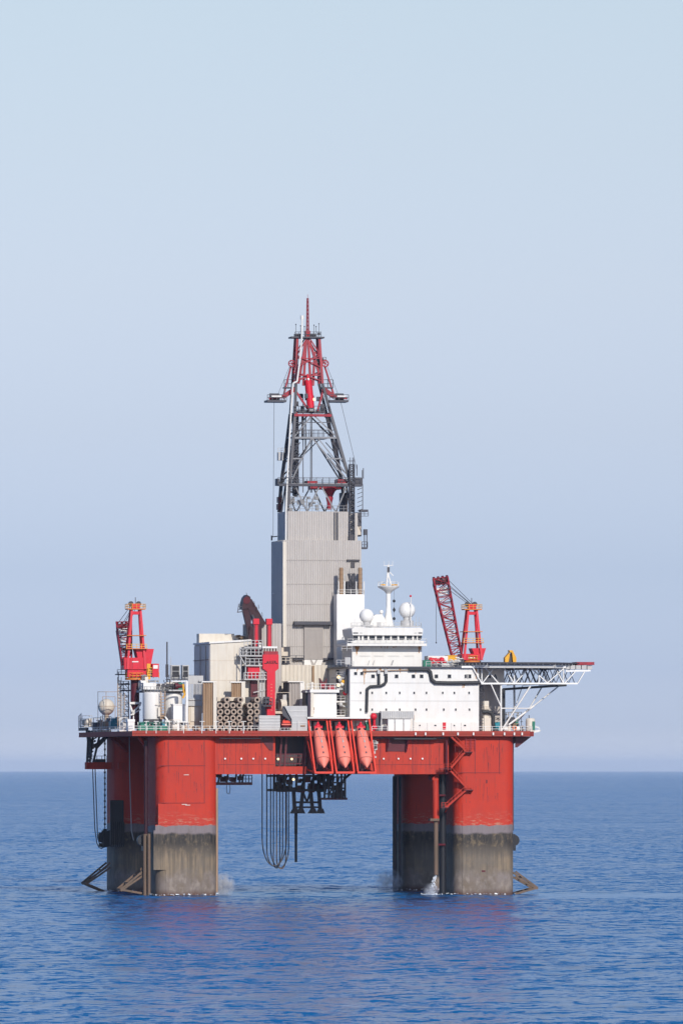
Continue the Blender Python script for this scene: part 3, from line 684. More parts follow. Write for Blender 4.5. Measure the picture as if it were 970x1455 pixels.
# the white standpipe outside
mb = MB(); pp = [(406, 768), (406.2, 727), (409, 664), (413, 592), (416, 545), (422, 542), (426, 512), (428.6, 480), (429.2, 454)]
mb.path([pt(x, y, 32.0 + (1 if y > 760 else 0) * -.1 + (727 - min(y, 727)) * .0095) for x, y in pp], .2, 8); P(mb, 'standpipe', 'white', tw)
o = pt(429.2, 454, 37.5); P(MB().tube(o, o + Vector((0, 0, .9)), .42, 8), 'vent_cap', 'white', tw)
# right-hand hoist column with rungs
mb = MB(); a, b = pt(499.5, 842, 31.2), pt(499.5, 660, 32.2)
mb.truss(a, b, 1.1, .6, 1.1, .6, 34, .12, .08, (1, 0, 0)); P(mb, 'hoist_ladder', 'steel', tw)
mb = MB(); mb.pbox(496, 502.5, 760, 768, 31, 1.2); mb.pbox(493, 511, 795, 797, 30.4, 1.2); mb.pbox(498.5, 504, 799, 806, 30.6, 1); P(mb, 'hoist_landing', 'steel_dark', tw)
mb = MB(); mb.pbox(506, 513.5, 728, 762, 33, 3); P(mb, 'side_shaft', 'steel', tw)
mb = MB(); mb.pbox(508, 512.5, 748, 760, 32.7, .5); P(mb, 'shaft_panel', 'beige', tw)
mb = MB()
for a, b in (((507, 728), (513, 742)), ((513, 728), (507, 742)), ((507, 742), (513, 756))): mb.bar(pt(*a, 32.8), pt(*b, 32.8), .2)
mb.pbox(512, 523, 724, 727, 33, 2); mb.rail([pt(512, 727, 33), pt(523, 727, 33)], -1.0, .8, .06)
for px, y0, y1 in ((515, 728, 688), (514.5, 690, 668), (507, 676, 660), (501, 690, 650), (516, 680, 665)): mb.bar(pt(px, y0, 34), pt(px, y1, 34), .16)
for px, y0, y1 in ((517.5, 780, 752), (521, 780, 752)): mb.bar(pt(px, y0, 34), pt(px, y1, 34), .18)
mb.pbox(513.5, 522, 777.5, 780, 33.4, 2); mb.rail([pt(514, 778, 33.4), pt(522, 778, 33.4)], 1.3, .8, .06); mb.pbox(517, 522, 752, 760, 33.6, .9)
for k in range(7): y = 726 - k * 6; mb.bar(pt(507.5, y, 33.6), pt(515, y - 3, 33.6), .13)
mb.ladder(pt(500, 680, 33), pt(500, 650, 33), .9, .7, .07); mb.bar(pt(494, 655, 33), pt(504, 655, 33), .15); P(mb, 'side_scaffold', 'steel', tw)
mb = MB(); mb.bar(pt(386, 763, 43), pt(394, 762, 43), .22); mb.bar(pt(386, 768, 43), pt(386, 761, 43), .3); P(mb, 'cable_arm', 'steel_dark', tw)
for px in (388, 391, 395): P(MB().ball(pt(px, 843.5, VT0 + 8), .22, 8), 'wall_lamp', 'white_clean', tw)
# red crown
C1 = quad(545, 420.5, 458, 415.5, 453, 35.6, 39.4); C2 = quad(480, 422.3, 453.5, 419.5, 450.5, 36.3, 38.7)
mb = MB(); mb.pbox(418, 471, 588.5, 591.5, 34.8, .6); mb.pbox(414, 466, 588.5, 591.5, 39.4, .6); mb.box(L3[0].x, L3[0].x + .6, 35.3, 39.7, L3[0].z - .4, L3[0].z + .5); mb.box(L3[1].x - .6, L3[1].x, 35.3, 39.7, L3[0].z - .4, L3[0].z + .5); P(mb, 'crown_ring', 'truss_red', tw)
mb = MB(); mb.rail([pt(417, 586, 34.6), pt(468, 586, 34.6), pt(468, 586, 40)], 1.4, 1.2, .06); mb.pbox(424, 462, 583, 586.5, 36, 2.4)
for k in range(10): p = pt(random.uniform(420, 464), random.uniform(562, 584), random.uniform(35, 39)); mb.box(p.x - .4, p.x + .4, p.y - .4, p.y + .4, p.z - .5, p.z + .5)
P(mb, 'crown_walkway', 'steel', tw)
for k in range(4):
    mb = MB(); mb.bar(C1[k], C2[k], .55); P(mb, 'crown_leg', 'truss_red', tw); P(MB().bar(L3[k], C1[k], .55), 'leg', 'steel', tw)
mb = MB()
for k in range(4):
    j = (k + 1) % 4
    for t, b in ((.05, .25), (.35, .62)):
        a, c = C1[k].lerp(C2[k], t), C1[j].lerp(C2[j], b); mb.bar(a, c, .22); mb.bar(C1[j].lerp(C2[j], t), C1[k].lerp(C2[k], b), .22)
    mb.bar(C1[k].lerp(C2[k], .62), C2[k].lerp(C2[j], .45), .26); mb.bar(C1[j].lerp(C2[j], .62), C2[k].lerp(C2[j], .55), .26)
    mb.bar(C1[k].lerp(C2[k], .55), C1[j].lerp(C2[j], .55), .22); mb.bar(C1[k].lerp(C2[k], .18), C1[j].lerp(C2[j], .18), .25)
for a, b in (((431, 548), (435, 482)), ((441, 548), (438, 482)), ((444.5, 548), (447, 500)), ((457, 545), (440, 485)), ((424, 545), (434, 485))): mb.bar(pt(*a, 36.2), pt(*b, 36.6), .5)
P(mb, 'crown_bracing', 'truss_red', tw)
mb = MB(); a, b = pt(441.5, 580, 35.2), pt(437.6, 540, 35.6); mb.tube(a, b, .85, 12).tube(b, b + (b - a).normalized() * 1.4, .5, 10, .15); P(mb, 'crown_cylinder', 'crane_red', tw)
P(MB().pbox(440, 448, 579, 584, 35, 1), 'cylinder_foot', 'white', tw)
P(MB().ball(pt(446, 567.5, 34.9), .35, 8), 'lit_lamp', 'lamp', tw); P(MB().ball(pt(438, 539, 34.9), .32, 8), 'crown_lamp', 'white_clean', tw)
for s_, base, el, tip, rod, sh in ((-1, (420, 552), (402, 564), (382, 566), (413.5, 520), (414.5, 516.5)), (1, (458, 552), (475, 564), (493, 566), (461, 520), (462, 516.5))):
    mb = MB(); mb.bar(pt(*base, 36), pt(*el, 36), .95); mb.bar(pt(*el, 36), pt(*tip, 36), .5); mb.bar(pt(*base, 39), pt(*el, 38), .8); mb.bar(pt(*rod, 37), pt(el[0] - s_ * 1, el[1] - 3, 37), .36)
    mb.bar(pt(base[0] - s_ * -1, base[1] + 2, 36), pt(445 + s_ * 6, 584, 36), .42)
    P(mb, 'crown_arm', 'truss_red', tw)
    mb = MB(); x0, x1 = sorted((tip[0] - s_ * -2, tip[0] - s_ * 25)); mb.pbox(x0, x1, 568.5, 571, 34.8, 4); mb.rail([pt(x0, 569, 34.8), pt(x1, 569, 34.8)], 1.3, 1.1, .06); mb.rail([pt(x0, 569, 38.6), pt(x1, 569, 38.6)], 1.3, 1.4, .05)
    mb.pbox(min(tip[0], el[0]) + 1, max(tip[0], el[0]) - 5, 559, 569, 36.6, .25); x2, x3 = sorted((el[0] - s_ * 2, base[0])); mb.rail([pt(x2, 551, 38), pt(x3, 551, 38)], 1.8, 1.0, .07); mb.pbox(x2, x3, 550, 551.5, 36.5, 2)
    mb.bar(pt(x2, 570, 36), pt(x2, 551, 36), .2); P(mb, 'arm_platform', 'steel', tw)
    P(MB().pbox(min(tip[0], el[0]) + 4, max(tip[0], el[0]) - 2, 562, 564, 34.7, .4), 'light_bar', 'white', tw)
    mb = MB(); c = pt(*sh, 36.5)
    for k in range(10):
        t, t2 = math.pi * 2 * k / 10, math.pi * 2 * (k + 1) / 10; mb.bar(c + Vector((.72 * math.cos(t), 0, .72 * math.sin(t))), c + Vector((.72 * math.cos(t2), 0, .72 * math.sin(t2))), .25)
        if k % 2: mb.bar(c, c + Vector((.7 * math.cos(t), 0, .7 * math.sin(t))), .16)
    mb.bar(c + Vector((-s_ * .5, .2, 0)), c + Vector((-s_ * 1.4, .4, 0)), .3); P(mb, 'sheave', 'truss_red', tw)
mb = MB(); mb.pbox(449, 462, 514, 516, 36.6, 2); mb.rail([pt(450, 514, 36.6), pt(463, 514, 36.6)], 1.0, .7, .05); mb.pbox(452, 460, 509, 514, 36.8, 1); P(mb, 'sheave_platform', 'steel_dark', tw)
mb = MB(); mb.pbox(414, 461, 478.5, 480, 35.6, 3.6); mb.rail([pt(419, 478.5, 35.6), pt(456, 478.5, 35.6), pt(456, 478.5, 39)], 1.1, .9, .05); mb.pbox(420, 427, 474, 478, 36, 2); mb.pbox(441, 449, 474, 478, 36, 2); mb.pbox(452, 455, 472.5, 476, 36, .6)
for px, y in ((420.3, 461), (427, 463), (432.5, 464), (446, 462), (449, 464), (453, 460)): mb.bar(pt(px, 479, 37), pt(px, y, 37), .09); mb.ball(pt(px, y, 37), .16, 6)
P(mb, 'crown_platform', 'steel', tw)
mb = MB(); a, b = pt(437, 479, 37), pt(437, 424, 37); mb.truss(a, b, .55, .55, .3, .3, 20, .07, .05, (1, 0, 0)); mb.bar(b, b + Vector((0, 0, .9)), .07); mb.pbox(434, 441, 470, 479, 36.6, .9); P(mb, 'antenna_mast', 'truss_red', tw)
line('guy_wire', 'thin vertical wire dropping from the left crown arm to the clad wall', [pt(389.4, 571, 36), pt(388, 763, 43)], .045)
line('guy_wire', 'thin slanting wire from the right crown arm down to the side scaffold', [pt(484, 571, 36), pt(507, 668, 34)], .045)
line('guy_wire', 'thin wire from the left crown sheave down to its arm end', [pt(412, 519, 37), pt(395, 560, 36)], .04)
line('guy_wire', 'thin wire from the right crown sheave down to its arm end', [pt(464, 519, 37), pt(480, 560, 36)], .04)

# ================================================================ drill floor wind wall below the tower
df = T('drill_floor_house', 'cream ribbed wall enclosing the drill floor beneath the tower', 'wind wall', pt(435, 1035, 27))
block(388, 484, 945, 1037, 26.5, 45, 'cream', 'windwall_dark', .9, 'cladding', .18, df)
mb = MB(); mb.pbox(443.5, 446.5, 946, 1000, 26.1, .25); P(mb, 'rust_streak', 'rust_brown', df)
mb = MB()
for y in (980, 990, 998): mb.pbox(391, 410, y, y + 1.6, 25.2, 1.2)
P(mb, 'wall_ledge', 'beige', df)
mb = MB(); mb.pbox(402, 412, 919, 944, 28, 3); P(mb, 'machine_house', 'steel_dark', df)
mb = MB(); mb.pbox(393, 403, 920, 934, 26, 2); mb.pbox(396, 409, 926, 932, 25.4, 1)
mb.rail([pt(400, 942, 26), pt(412, 942, 26)], 1.2, 1.0, .06); P(mb, 'valve_cabinet', 'beige', df)
mb = MB(); mb.pbox(410, 427, 969, 1012, 19, 5); P(mb, 'shed_wall', 'steel', df)
gh = T('ribbed_shelter', 'grey ribbed shelter with a white corner post in front of the cream wall', 'shelter', pt(420, 1005, 16))
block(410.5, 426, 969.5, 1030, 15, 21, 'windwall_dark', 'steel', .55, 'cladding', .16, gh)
P(MB().pbox(426.2, 432.5, 968.5, 1032, 14.6, 1.2), 'corner_post', 'white', gh); P(MB().pbox(409, 431, 967.8, 969.3, 14.4, 7), 'roof', 'white', gh)
# ================================================================ shale shaker house
sh = T('shaker_house', 'large cream clad box house with a low-pitched roof beside the tower', 'clad house', pt(315, 1010, 22))
v0, v1 = 12.0, 31.0; a = pt(299, 1012, v0); b = pt(357, 911, v0); zr = pt(299, 914.5, v0).z
mb = MB(); mb.prism([(a.x, a.z), (b.x, a.z), (b.x, b.z), (a.x, zr)], v0, v1); P(mb, 'wall', 'cream', sh)
q = MB().corr((a.x - .02, v1), (a.x - .02, v0), a.z, zr - .3, .8, .14); P(q, 'side_cladding', 'silver_pipe', sh)  # side sheet coloured lighter to lift the shade on this wall
for py in (938.5, 966.5): P(MB().pbox(299.3, 342, py - .3, py + .3, v0 - .05, .2), 'sheet_seam', 'beige', sh)
for px in (310, 322, 333): P(MB().pbox(px - .2, px + .2, 917, 1000, v0 - .04, .2), 'sheet_seam', 'beige', sh)
mb = MB(); mb.prism([(a.x - .3, zr), (b.x, b.z), (b.x, b.z + .4), (a.x - .3, zr + .4)], v0 - .3, v1 + .3); P(mb, 'roof', 'white', sh)
mb = MB(); mb.pbox(283, 333, 900.5, 915, v1 - 3, 3); mb.pbox(333, 360, 903, 915, v1 - 3, 3); P(mb, 'roof_plenum', 'cream', sh)
mb = MB()
for k in range(12): px = 335 + k * 2; p = pt(px, random.uniform(903, 912), v1 - 3.2); mb.box(p.x, p.x + .7, p.y - .4, p.y, p.z, p.z + .5)
P(mb, 'roof_fitting', 'rust_brown', sh)
mb = MB(); u0 = a.x - .25
for v in (16, 22.5): mb.box(u0 - .1, u0, v, v + .2, a.z, zr - .4)
mb.box(u0 - .12, u0, v0 + .2, v1, Z(939, 20), Z(939, 20) + .15); P(mb, 'downpipe', 'rusty', sh)
# grey annexe between that house and the tower
ax = T('machinery_annexe', 'grey ribbed annexe wedged between cream house and clad tower behind red posts', 'clad house', pt(378, 960, 24))
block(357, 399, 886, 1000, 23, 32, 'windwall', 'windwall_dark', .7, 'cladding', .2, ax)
# ================================================================ white ventilation tower with exhaust stacks
vt = T('exhaust_casing', 'plain tall white casing carrying rusty exhaust stacks, beside the clad tower', 'exhaust casing', pt(498, 1035, 28.5))
a, b = pt(478.5, 1036, 26.6), pt(517.5, 844.5, 26.6)
P(MB().box(a.x, b.x, 26.6, 30.4, a.z, b.z), 'casing', 'white_clean', vt)
for i, (px, w) in enumerate(((484.6, 3.0), (488.2, 2.2), (511.5, 3.0), (507.6, 1.6))):
    p = pt(px, 845, 27.6 + (i % 2) * 1.6); h = (844 - (806 if i % 2 == 0 else 815)) / 6.3; mb = MB(); r = w * .155
    mb.tube(p, p + Vector((0, 0, h)), r, 10)
    for k in range(6): mb.tube(p + Vector((0, 0, h * (.1 + .16 * k))), p + Vector((0, 0, h * (.1 + .16 * k) + .2)), r + .07, 10)
    P(mb, 'exhaust_stack', 'rust_brown' if i % 2 == 0 else 'galvanised', vt)
mb = MB(); mb.rail([pt(479.5, 844.5, 26.8), pt(517, 844.5, 26.8), pt(516, 844.5, 30.2)], 1.0, 1.4, .05)
for px in (481, 489.5, 506, 517): mb.bar(pt(px, 844.5, 27), pt(px, 826, 27), .18)
P(mb, 'railing', 'white', vt)
mb = MB(); mb.pbox(493.5, 505, 826, 844, 28, 2)
for k in range(8): mb.bar(pt(493 + random.random() * 12, 844, 27.6), pt(493 + random.random() * 12, 815, 27.6), .25)
P(mb, 'flue_frame', 'steel', vt)
# ================================================================ living quarters
VA, VB_ = 3.0, 27.0
ac = T('living_quarters', 'white flat-faced quarters block with small windows and black wrap-around ducts', 'quarters block', pt(590, 1040, 15))
def win(px, py, w, h, v, par, frame=True, mat='glass'):
    a, b = pt(px - w / 2, py + h / 2, v), pt(px + w / 2, py - h / 2, v)
    if frame:
        f = MB(); t = .1
        f.box(a.x - t, b.x + t, v - .07, v + .05, a.z - t, a.z); f.box(a.x - t, b.x + t, v - .07, v + .05, b.z, b.z + t)
        f.box(a.x - t, a.x, v - .07, v + .05, a.z, b.z); f.box(b.x, b.x + t, v - .07, v + .05, a.z, b.z)
        fo = P(f, 'window', 'white', par); P(MB().box(a.x, b.x, v - .035, v + .05, a.z, b.z), 'pane', mat, fo)
    else: P(MB().box(a.x, b.x, v - .04, v + .05, a.z, b.z), 'window', mat, par)
mb = MB(); mb.pbox(497, 680, 949, 1041, VA, VB_ - VA); P(mb, 'main_wall', 'white', ac)
mb = MB(); mb.pbox(494, 683, 947.3, 949, VA - .5, VB_ - VA + 1); P(mb, 'roof_slab', 'steel', ac)
for px in (505, 513.8): win(px, 957, 4.4, 4.4, VA, ac)
for px in (529.6, 563, 587, 598.5, 619.5, 638, 662): win(px, 961, 5.0, 5.2, VA, ac)
for py, xs_ in ((984.5, (512, 528.5, 548.5, 567.5, 588, 605.5, 628.5, 645, 666)), (1008.3, (512, 528.5, 548.5, 567.5, 590, 605.5, 630, 647, 666.5))):
    for px in xs_: win(px, py, 2.3, 3.3, VA, ac)
for px, w in ((596, 2), (618, 3), (645, 2), (660, 3)): win(px, 1031, w, 2.4, VA - .6, ac)
mb = MB(); mb.pbox(588, 680, 1026, 1041, VA - .6, .6); P(mb, 'lower_casing', 'white', ac)
for px in (607, 641, 655): P(MB().pbox(px - .3, px + .3, 1027, 1040, VA - .66, .1), 'casing_seam', 'galvanised', ac)
P(MB().pbox(628.8, 633.2, 1026.5, 1036.5, VA - .75, .3), 'fire_locker', 'crane_red', ac)
for py in (970.5, 996): P(MB().pbox(498, 679, py - .15, py + .15, VA - .035, .1), 'wall_seam', 'galvanised', ac)
def stain(px, y0, ln, w, v, par, n=9):
    rr = random.Random(int(px * 3 + y0)); mb = MB()
    for _ in range(n):
        x = px + rr.gauss(0, w); l = ln * rr.uniform(.25, 1) * max(.25, 1 - abs(x - px) / (2.5 * w)); mb.pbox(x - rr.uniform(.2, .75), x + rr.uniform(.2, .75), y0, y0 + l, v - .012 - .002 * _, .05)
    P(mb, 'rust_stain', 'rust_streak', par)
for px, y0, ln, w, n in ((517, 950, 26, 1.6, 10), (507, 950, 10, 1, 4), (568, 950, 8, 1, 5), (590, 950, 9, 1, 5), (540, 949.5, 5, 5, 8), (601, 949.5, 6, 6, 7), (658, 972, 10, 2, 5), (676, 950, 20, 1, 5), (588, 1016, 9, .8, 4)): stain(px, y0, ln, w, VA, ac, n)
# black ducts lying on the front wall
def duct(pts, w, name='duct', mat='rubber', v=None):
    v = VA - .35 if v is None else v
    mb = MB(); q = [pt(x, y, v) for x, y in pts]
    for a, b in zip(q[:-1], q[1:]): mb.tube(a, b, w, 10)
    for c in q[1:-1]: mb.ball(c, w, 10)
    P(mb, name, mat, ac)
duct([(548.5, 956.5), (548.5, 968), (546, 972), (541, 974.5), (526, 975.5), (521.5, 979), (520.6, 1012)], .32)
duct([(538, 957), (538, 974.5)], .30)
duct([(580, 951.5), (607, 951.5), (611, 955), (613, 966), (618, 970), (640, 970.5), (680, 970)], .42)
mb = MB(); mb.pbox(546.5, 550.5, 951, 957.5, VA - .8, .7); mb.pbox(536, 540, 952, 957.5, VA - .8, .7); P(mb, 'duct_hood', 'galvanised', ac)
mb = MB(); mb.tube(pt(515, 953.8, VA - .3), pt(582, 952.2, VA - .3), .14, 6); P(mb, 'wall_pipe', 'rusty', ac)
# bridge storeys
VW = 13.0
mb = MB(); mb.pbox(500, 599, 916.5, 948, VW, 11); P(mb, 'bridge_base', 'white', ac)
for px, ln, w, n in ((507, 16, 1.6, 12), (595.5, 13, 1.2, 9), (550, 5, 10, 6)): stain(px, 918, ln, w, VW, ac, n)
for x0, x1, y in ((510, 526, 932), (531, 545, 932), (551, 567, 932), (574, 588, 932)): P(MB().pbox(x0, x1, y - .25, y + .25, VW - .1, .2), 'grab_rail', 'galvanised', ac)
for px in (523, 530, 556, 557): P(MB().bar(pt(px, 944, VW - .3), pt(px + 2, 938, VW - .3), .12), 'davit_arm', 'galvanised', ac)
P(MB().pbox(493, 606, 914.5, 917.6, VW - 2.2, 12.5), 'wing_deck', 'white', ac)
mb = MB(); mb.rail([pt(493.5, 915, VW + 8.5), pt(493.5, 915, VW - 2), pt(605.5, 915, VW - 2), pt(605.5, 915, VW + 8.5)], 1.1, 1.3, .045)
P(mb, 'railing', 'white', ac)
mb = MB()                          # wing deck bulwark
mb.pbox(499, 602, 910.6, 914.6, VW - 1.4, .2); P(mb, 'bulwark', 'white', ac)
# wheelhouse leaning outwards at the top
def P2(px, py): q = pt(px, py, VW - 1); return q.x, q.z
z0, z1, z2, z3 = Z(914.6, VW), Z(909.6, VW), Z(902.6, VW), Z(891.5, VW)
u0, u1 = U(504, VW - 1), U(596, VW - 1)
mb = MB(); mb.box(u0, u1, VW - .8, VW + 9, z0, z1); P(mb, 'wheelhouse_wall', 'white', ac)
mb = MB(); mb.prism([(u0, z1), (u1, z1), (u1 + .55, z2), (u0 - .55, z2)], VW - .7, VW + 9); P(mb, 'window_band', 'white', ac)
mb = MB(); mb.prism([(u0 - .55, z2), (u1 + .55, z2), (u1 + .75, z2 + 1.4), (u1 + .1, z3), (u0 - .1, z3), (u0 - .75, z2 + 1.4)], VW - 1.2, VW + 9.3); P(mb, 'wheelhouse_top', 'white', ac)
for x0, x1 in ((501.5, 508.5), (511.2, 513.6), (516.6, 522), (524.6, 532.4), (535, 543), (545.8, 554), (556.4, 564.4), (567, 574.8), (577.4, 585.2), (588, 591.6), (593.4, 599.2)):
    P(MB().pprism([(x0 + (1 if x0 < 505 else 0), 909.3), (x1 - (1 if x1 > 595 else 0), 909.3), (x1, 903.1), (x0, 903.1)], VW - .78, .2), 'bridge_window', 'glass', ac)
for x0, x1 in ((501.5, 508.5), (594, 599.5)): P(MB().pbox(x0, x1, 898.6, 900.2, VW - 1.24, .1), 'name_board', 'steel', ac)
for x0, x1 in ((511, 514.5), (588.5, 592)): P(MB().pbox(x0, x1, 898.8, 900, VW - 1.24, .1), 'vent_slot', 'galvanised', ac)
mb = MB(); mb.rail([pt(499, 891.5, VW + 8.5), pt(499, 891.5, VW - 1), pt(598, 891.5, VW - 1), pt(598, 891.5, VW + 8.5)], 1.0, 1.2, .045); mb.pbox(500, 597, 889.6, 890.4, VW - .9, .08)
for px in (503.5, 513, 595.3, 591): mb.bar(pt(px, 891, VW), pt(px, 876 + (px % 3), VW), .06)
P(mb, 'railing', 'galvanised', ac)
mb = MB(); mb.pprism([(524, 891), (530, 876), (534, 873), (543, 873), (547, 880), (547, 891)], VW + 4, 4); P(mb, 'funnel_base', 'white', ac)
P(MB().pbox(535.5, 541, 884, 890.5, VW + 3.9, .3), 'access_door', 'galvanised', ac)
# dim side passage with stairs between quarters and the cabin
mb = MB(); mb.pbox(490, 497, 949.5, 1040, 9, 3); P(mb, 'side_wall', 'windwall_dark', ac)
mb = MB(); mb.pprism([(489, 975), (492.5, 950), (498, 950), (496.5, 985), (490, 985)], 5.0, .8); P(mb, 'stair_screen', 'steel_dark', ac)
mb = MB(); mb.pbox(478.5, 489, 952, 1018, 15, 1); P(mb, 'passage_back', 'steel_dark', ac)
for y in (962, 978, 996, 1016):
    mb = MB(); mb.pbox(478, 496.5, y, y + 2, 6, 6); P(mb, 'walkway', 'white' if y > 980 else 'galvanised', ac)
mb = MB()
for y in (962, 978, 996, 1016): mb.rail([pt(478, y, 6), pt(496, y, 6)], 1.1, 1.0, .05)
mb.bar(pt(480, 1000, 6.2), pt(495, 1006, 6.2), .3); mb.bar(pt(479, 972, 6.2), pt(496, 979, 6.2), .3); mb.rail([pt(485, 925, 4.5), pt(500, 925, 4.5)], 1.1, 1.2, .05); mb.rail([pt(478, 945, 5), pt(497, 945, 5)], 1.1, 1.0, .05); mb.rail([pt(492, 948, 2.6), pt(502, 948, 2.6)], 1.3, 1.0, .05)
P(mb, 'railing', 'galvanised', ac)
mb = MB(); mb.pbox(490, 498, 934, 944, 4.6, 1.0); P(mb, 'screen_door', 'galvanised', ac)
for px, py, m_ in ((481, 962, 'lamp'), (481, 973.6, 'lamp'), (487, 969, 'yellow'), (483, 966, 'galvanised'), (486, 972, 'white'), (490, 985, 'crane_red'), (484, 1001, 'galvanised')): P(MB().ball(pt(px, py, 5.8), .36 if m_ == 'lamp' else .5, 8), 'lit_lamp' if m_ == 'lamp' else 'deck_fitting', m_, ac)
# recessed end wall under the helideck
mb = MB(); mb.pbox(686, 712, 972, 1040, 14, 12); P(mb, 'end_wall', 'windwall', ac)
mb = MB(); mb.pbox(680.2, 716, 950, 971, 6, 20); P(mb, 'end_storey', 'cream', ac)
for px in (666, 694): win(px, 961, 6, 5.5, 5.95 if px > 680 else VA, ac)
mb = MB(); mb.ladder(pt(680.8, 1040, VA + .8), pt(680.8, 972, VA + .8), 1.0, .6, .07); mb.ladder(pt(684.5, 1040, VA + 2), pt(684.5, 972, VA + 2), .8, .6, .07); P(mb, 'ladder', 'steel', ac)
# gantry screen and lockers at the foot of the quarters
sc_ = T('ribbed_screen', 'pale grey ribbed wind screen over white lockers at the foot of the quarters', 'wind screen', pt(562, 1040, 1))
P(MB().corr((U(541, .8), .8), (U(588, .8), .8), Z(1021, .8), Z(1011, .8), .5, .1), 'sheet', 'galvanised', sc_)
mb = MB()
for px in (541.5, 587): mb.bar(pt(px, 1040, 1), pt(px, 1011, 1), .25)
mb.box(U(541, 1), U(588, 1), 1, 2.6, Z(1011, 1) - .1, Z(1011, 1) + .1); P(mb, 'frame', 'galvanised', sc_)
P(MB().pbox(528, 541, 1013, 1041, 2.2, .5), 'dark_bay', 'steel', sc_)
for i, (x0, x1, lab) in enumerate(((551, 560, 'white upright locker under the ribbed screen, next to the dark bay'), (561, 572.5, 'white upright locker under the ribbed screen, middle of the three'), (573.5, 583, 'white upright locker under the ribbed screen, beside the quarters wall'))):
    lk = T('deck_locker', lab, 'locker', pt((x0 + x1) / 2, 1041, 0), 'lockers under the ribbed screen')
    P(MB().pbox(x0, x1, 1022, 1041, -.4, 1.2), 'cabinet', 'white', lk); P(MB().pbox(x0 + .6, x1 - .6, 1023.5, 1039, -.46, .1), 'door', 'white_clean', lk)
for i, (px, py, lab) in enumerate(((530.5, 1018, 'upper red valve wheel in the dark bay beside the lifeboats'), (531.5, 1034, 'red fire pump standing in the dark bay beside the lifeboats'))):
    p = pt(px, py, .4); mb = MB(); mb.ball(p, .8 if i == 0 else .7, 10)
    if i: mb.tube(p, p + Vector((0, 0, 2)), .3, 8); mb.tube(p + Vector((-.6, 0, -1)), p, .5, 8)
    else: mb.tube(p, p + Vector((.3, .2, -3)), .2, 8)
    S(mb, 'fire_pump' if i else 'red_valve', 'crane_red', lab, 'pump' if i else 'valve', p)
# ---- radomes, mast, day shapes
def radome(px, py, r, pyb, v, label):
    t = T('radome', label, 'radome', pt(px, pyb, v)); c = pt(px, py, v); b = pt(px, pyb, v)
    P(MB().ball(c, r, 28), 'dome', 'white_clean', t)
    mb = MB(); mb.lathe(b, [(r * .8, 0), (r * .8, max(.15, c.z - b.z - r * 1.28)), (r * .45, max(.2, c.z - b.z - r * 1.24)), (r * .5, c.z - b.z - r * .84)], 18); P(mb, 'base_ring', 'galvanised', t)
    return t
radome(520.5, 875, 1.58, 890.5, VW + 4, 'medium white radome ball on the bridge roof beside the casing')
radome(578, 867, 1.82, 891, VW + 5, 'largest white radome ball on the bridge roof, set higher')
radome(541.5, 869.5, .46, 874, VW + 6, 'tiny white radome on the funnel base by the mast')
rm = T('radar_mast', 'white radar mast with a round crow platform above the bridge', 'mast', pt(551.5, 891, VW + 6)); o = pt(551.5, 891, VW + 6)
P(MB().lathe(o, [(1.25, 0), (.62, 3.2), (.5, 4.5), (.5, 8.3)], 16), 'column', 'white_clean', rm)
P(MB().lathe(o, [(.5, 7.4), (1.0, 8.0), (2.35, 8.8), (2.4, 9.05)], 18), 'crow_platform', 'white', rm)
mb = MB()
for k in range(10): t = k * math.pi / 5; mb.bar(o + Vector((2.3 * math.cos(t), 2.3 * math.sin(t), 9)), o + Vector((2.3 * math.cos(t), 2.3 * math.sin(t), 10)), .07); t2 = t + math.pi / 5; mb.bar(o + Vector((2.3 * math.cos(t), 2.3 * math.sin(t), 10)), o + Vector((2.3 * math.cos(t2), 2.3 * math.sin(t2), 10)), .07)
P(mb, 'railing', 'white', rm)
mb = MB(); mb.bar(o + Vector((-.4, 0, 9)), o + Vector((-.1, 0, 13.4)), .28); mb.bar(o + Vector((.7, 0, 9)), o + Vector((0, 0, 11.5)), .26); mb.bar(o + Vector((0, 0, 11)), o + Vector((0, 0, 13.8)), .3); mb.bar(o + Vector((-1, 0, 13.6)), o + Vector((1.1, 0, 13.7)), .12)
for du in (-.9, .1, .9): mb.bar(o + Vector((du, 0, 13.6)), o + Vector((du * 1.1, 0, 14.6)), .07)
mb.bar(o + Vector((-.2, -.3, 12.6)), o + Vector((1.0, -.3, 11.4)), .16); P(mb, 'top_mast', 'white', rm)
mb = MB(); mb.box(o.x - 1.9, o.x - .8, o.y - .6, o.y - .3, o.z + 9.2, o.z + 9.5); mb.box(o.x + .7, o.x + 1.9, o.y - .6, o.y - .3, o.z + 9.2, o.z + 9.5); P(mb, 'radar_scanner', 'yellow', rm)
P(MB().box(o.x - .22, o.x + .22, o.y - .4, o.y, o.z + 12.2, o.z + 13.3), 'lantern', 'steel', rm)
for py, kind, lab in ((854, 'b', 'upper black ball day shape hanging beside the mast'), (866.5, 'd', 'black diamond day shape hanging between the two black balls'), (879, 'b', 'lower black ball day shape hanging beside the mast')):
    c = pt(559.6, py, VW + 5.5); mb = MB()
    if kind == 'b': mb.ball(c, .34, 14)
    else: mb.lathe(c, [(.02, -.62), (.36, 0), (.02, .62)], 12)
    S(mb, 'day_shape', 'black', lab, 'signal shape', c)
line('halyard', 'thin halyard holding the black day shapes', [pt(559.6, 838, VW + 5.5), pt(559.6, 884, VW + 5.5)], .03)
bl = T('signal_pole', 'thin white pole with a red lamp behind the largest radome', 'signal pole', pt(583.5, 891, VW + 3))
P(MB().tube(pt(583.5, 891, VW + 3), pt(583.5, 848, VW + 3), .09, 8), 'pole', 'white', bl); P(MB().ball(pt(583, 847, VW + 3), .26, 10), 'lamp_head', 'crane_red', bl)
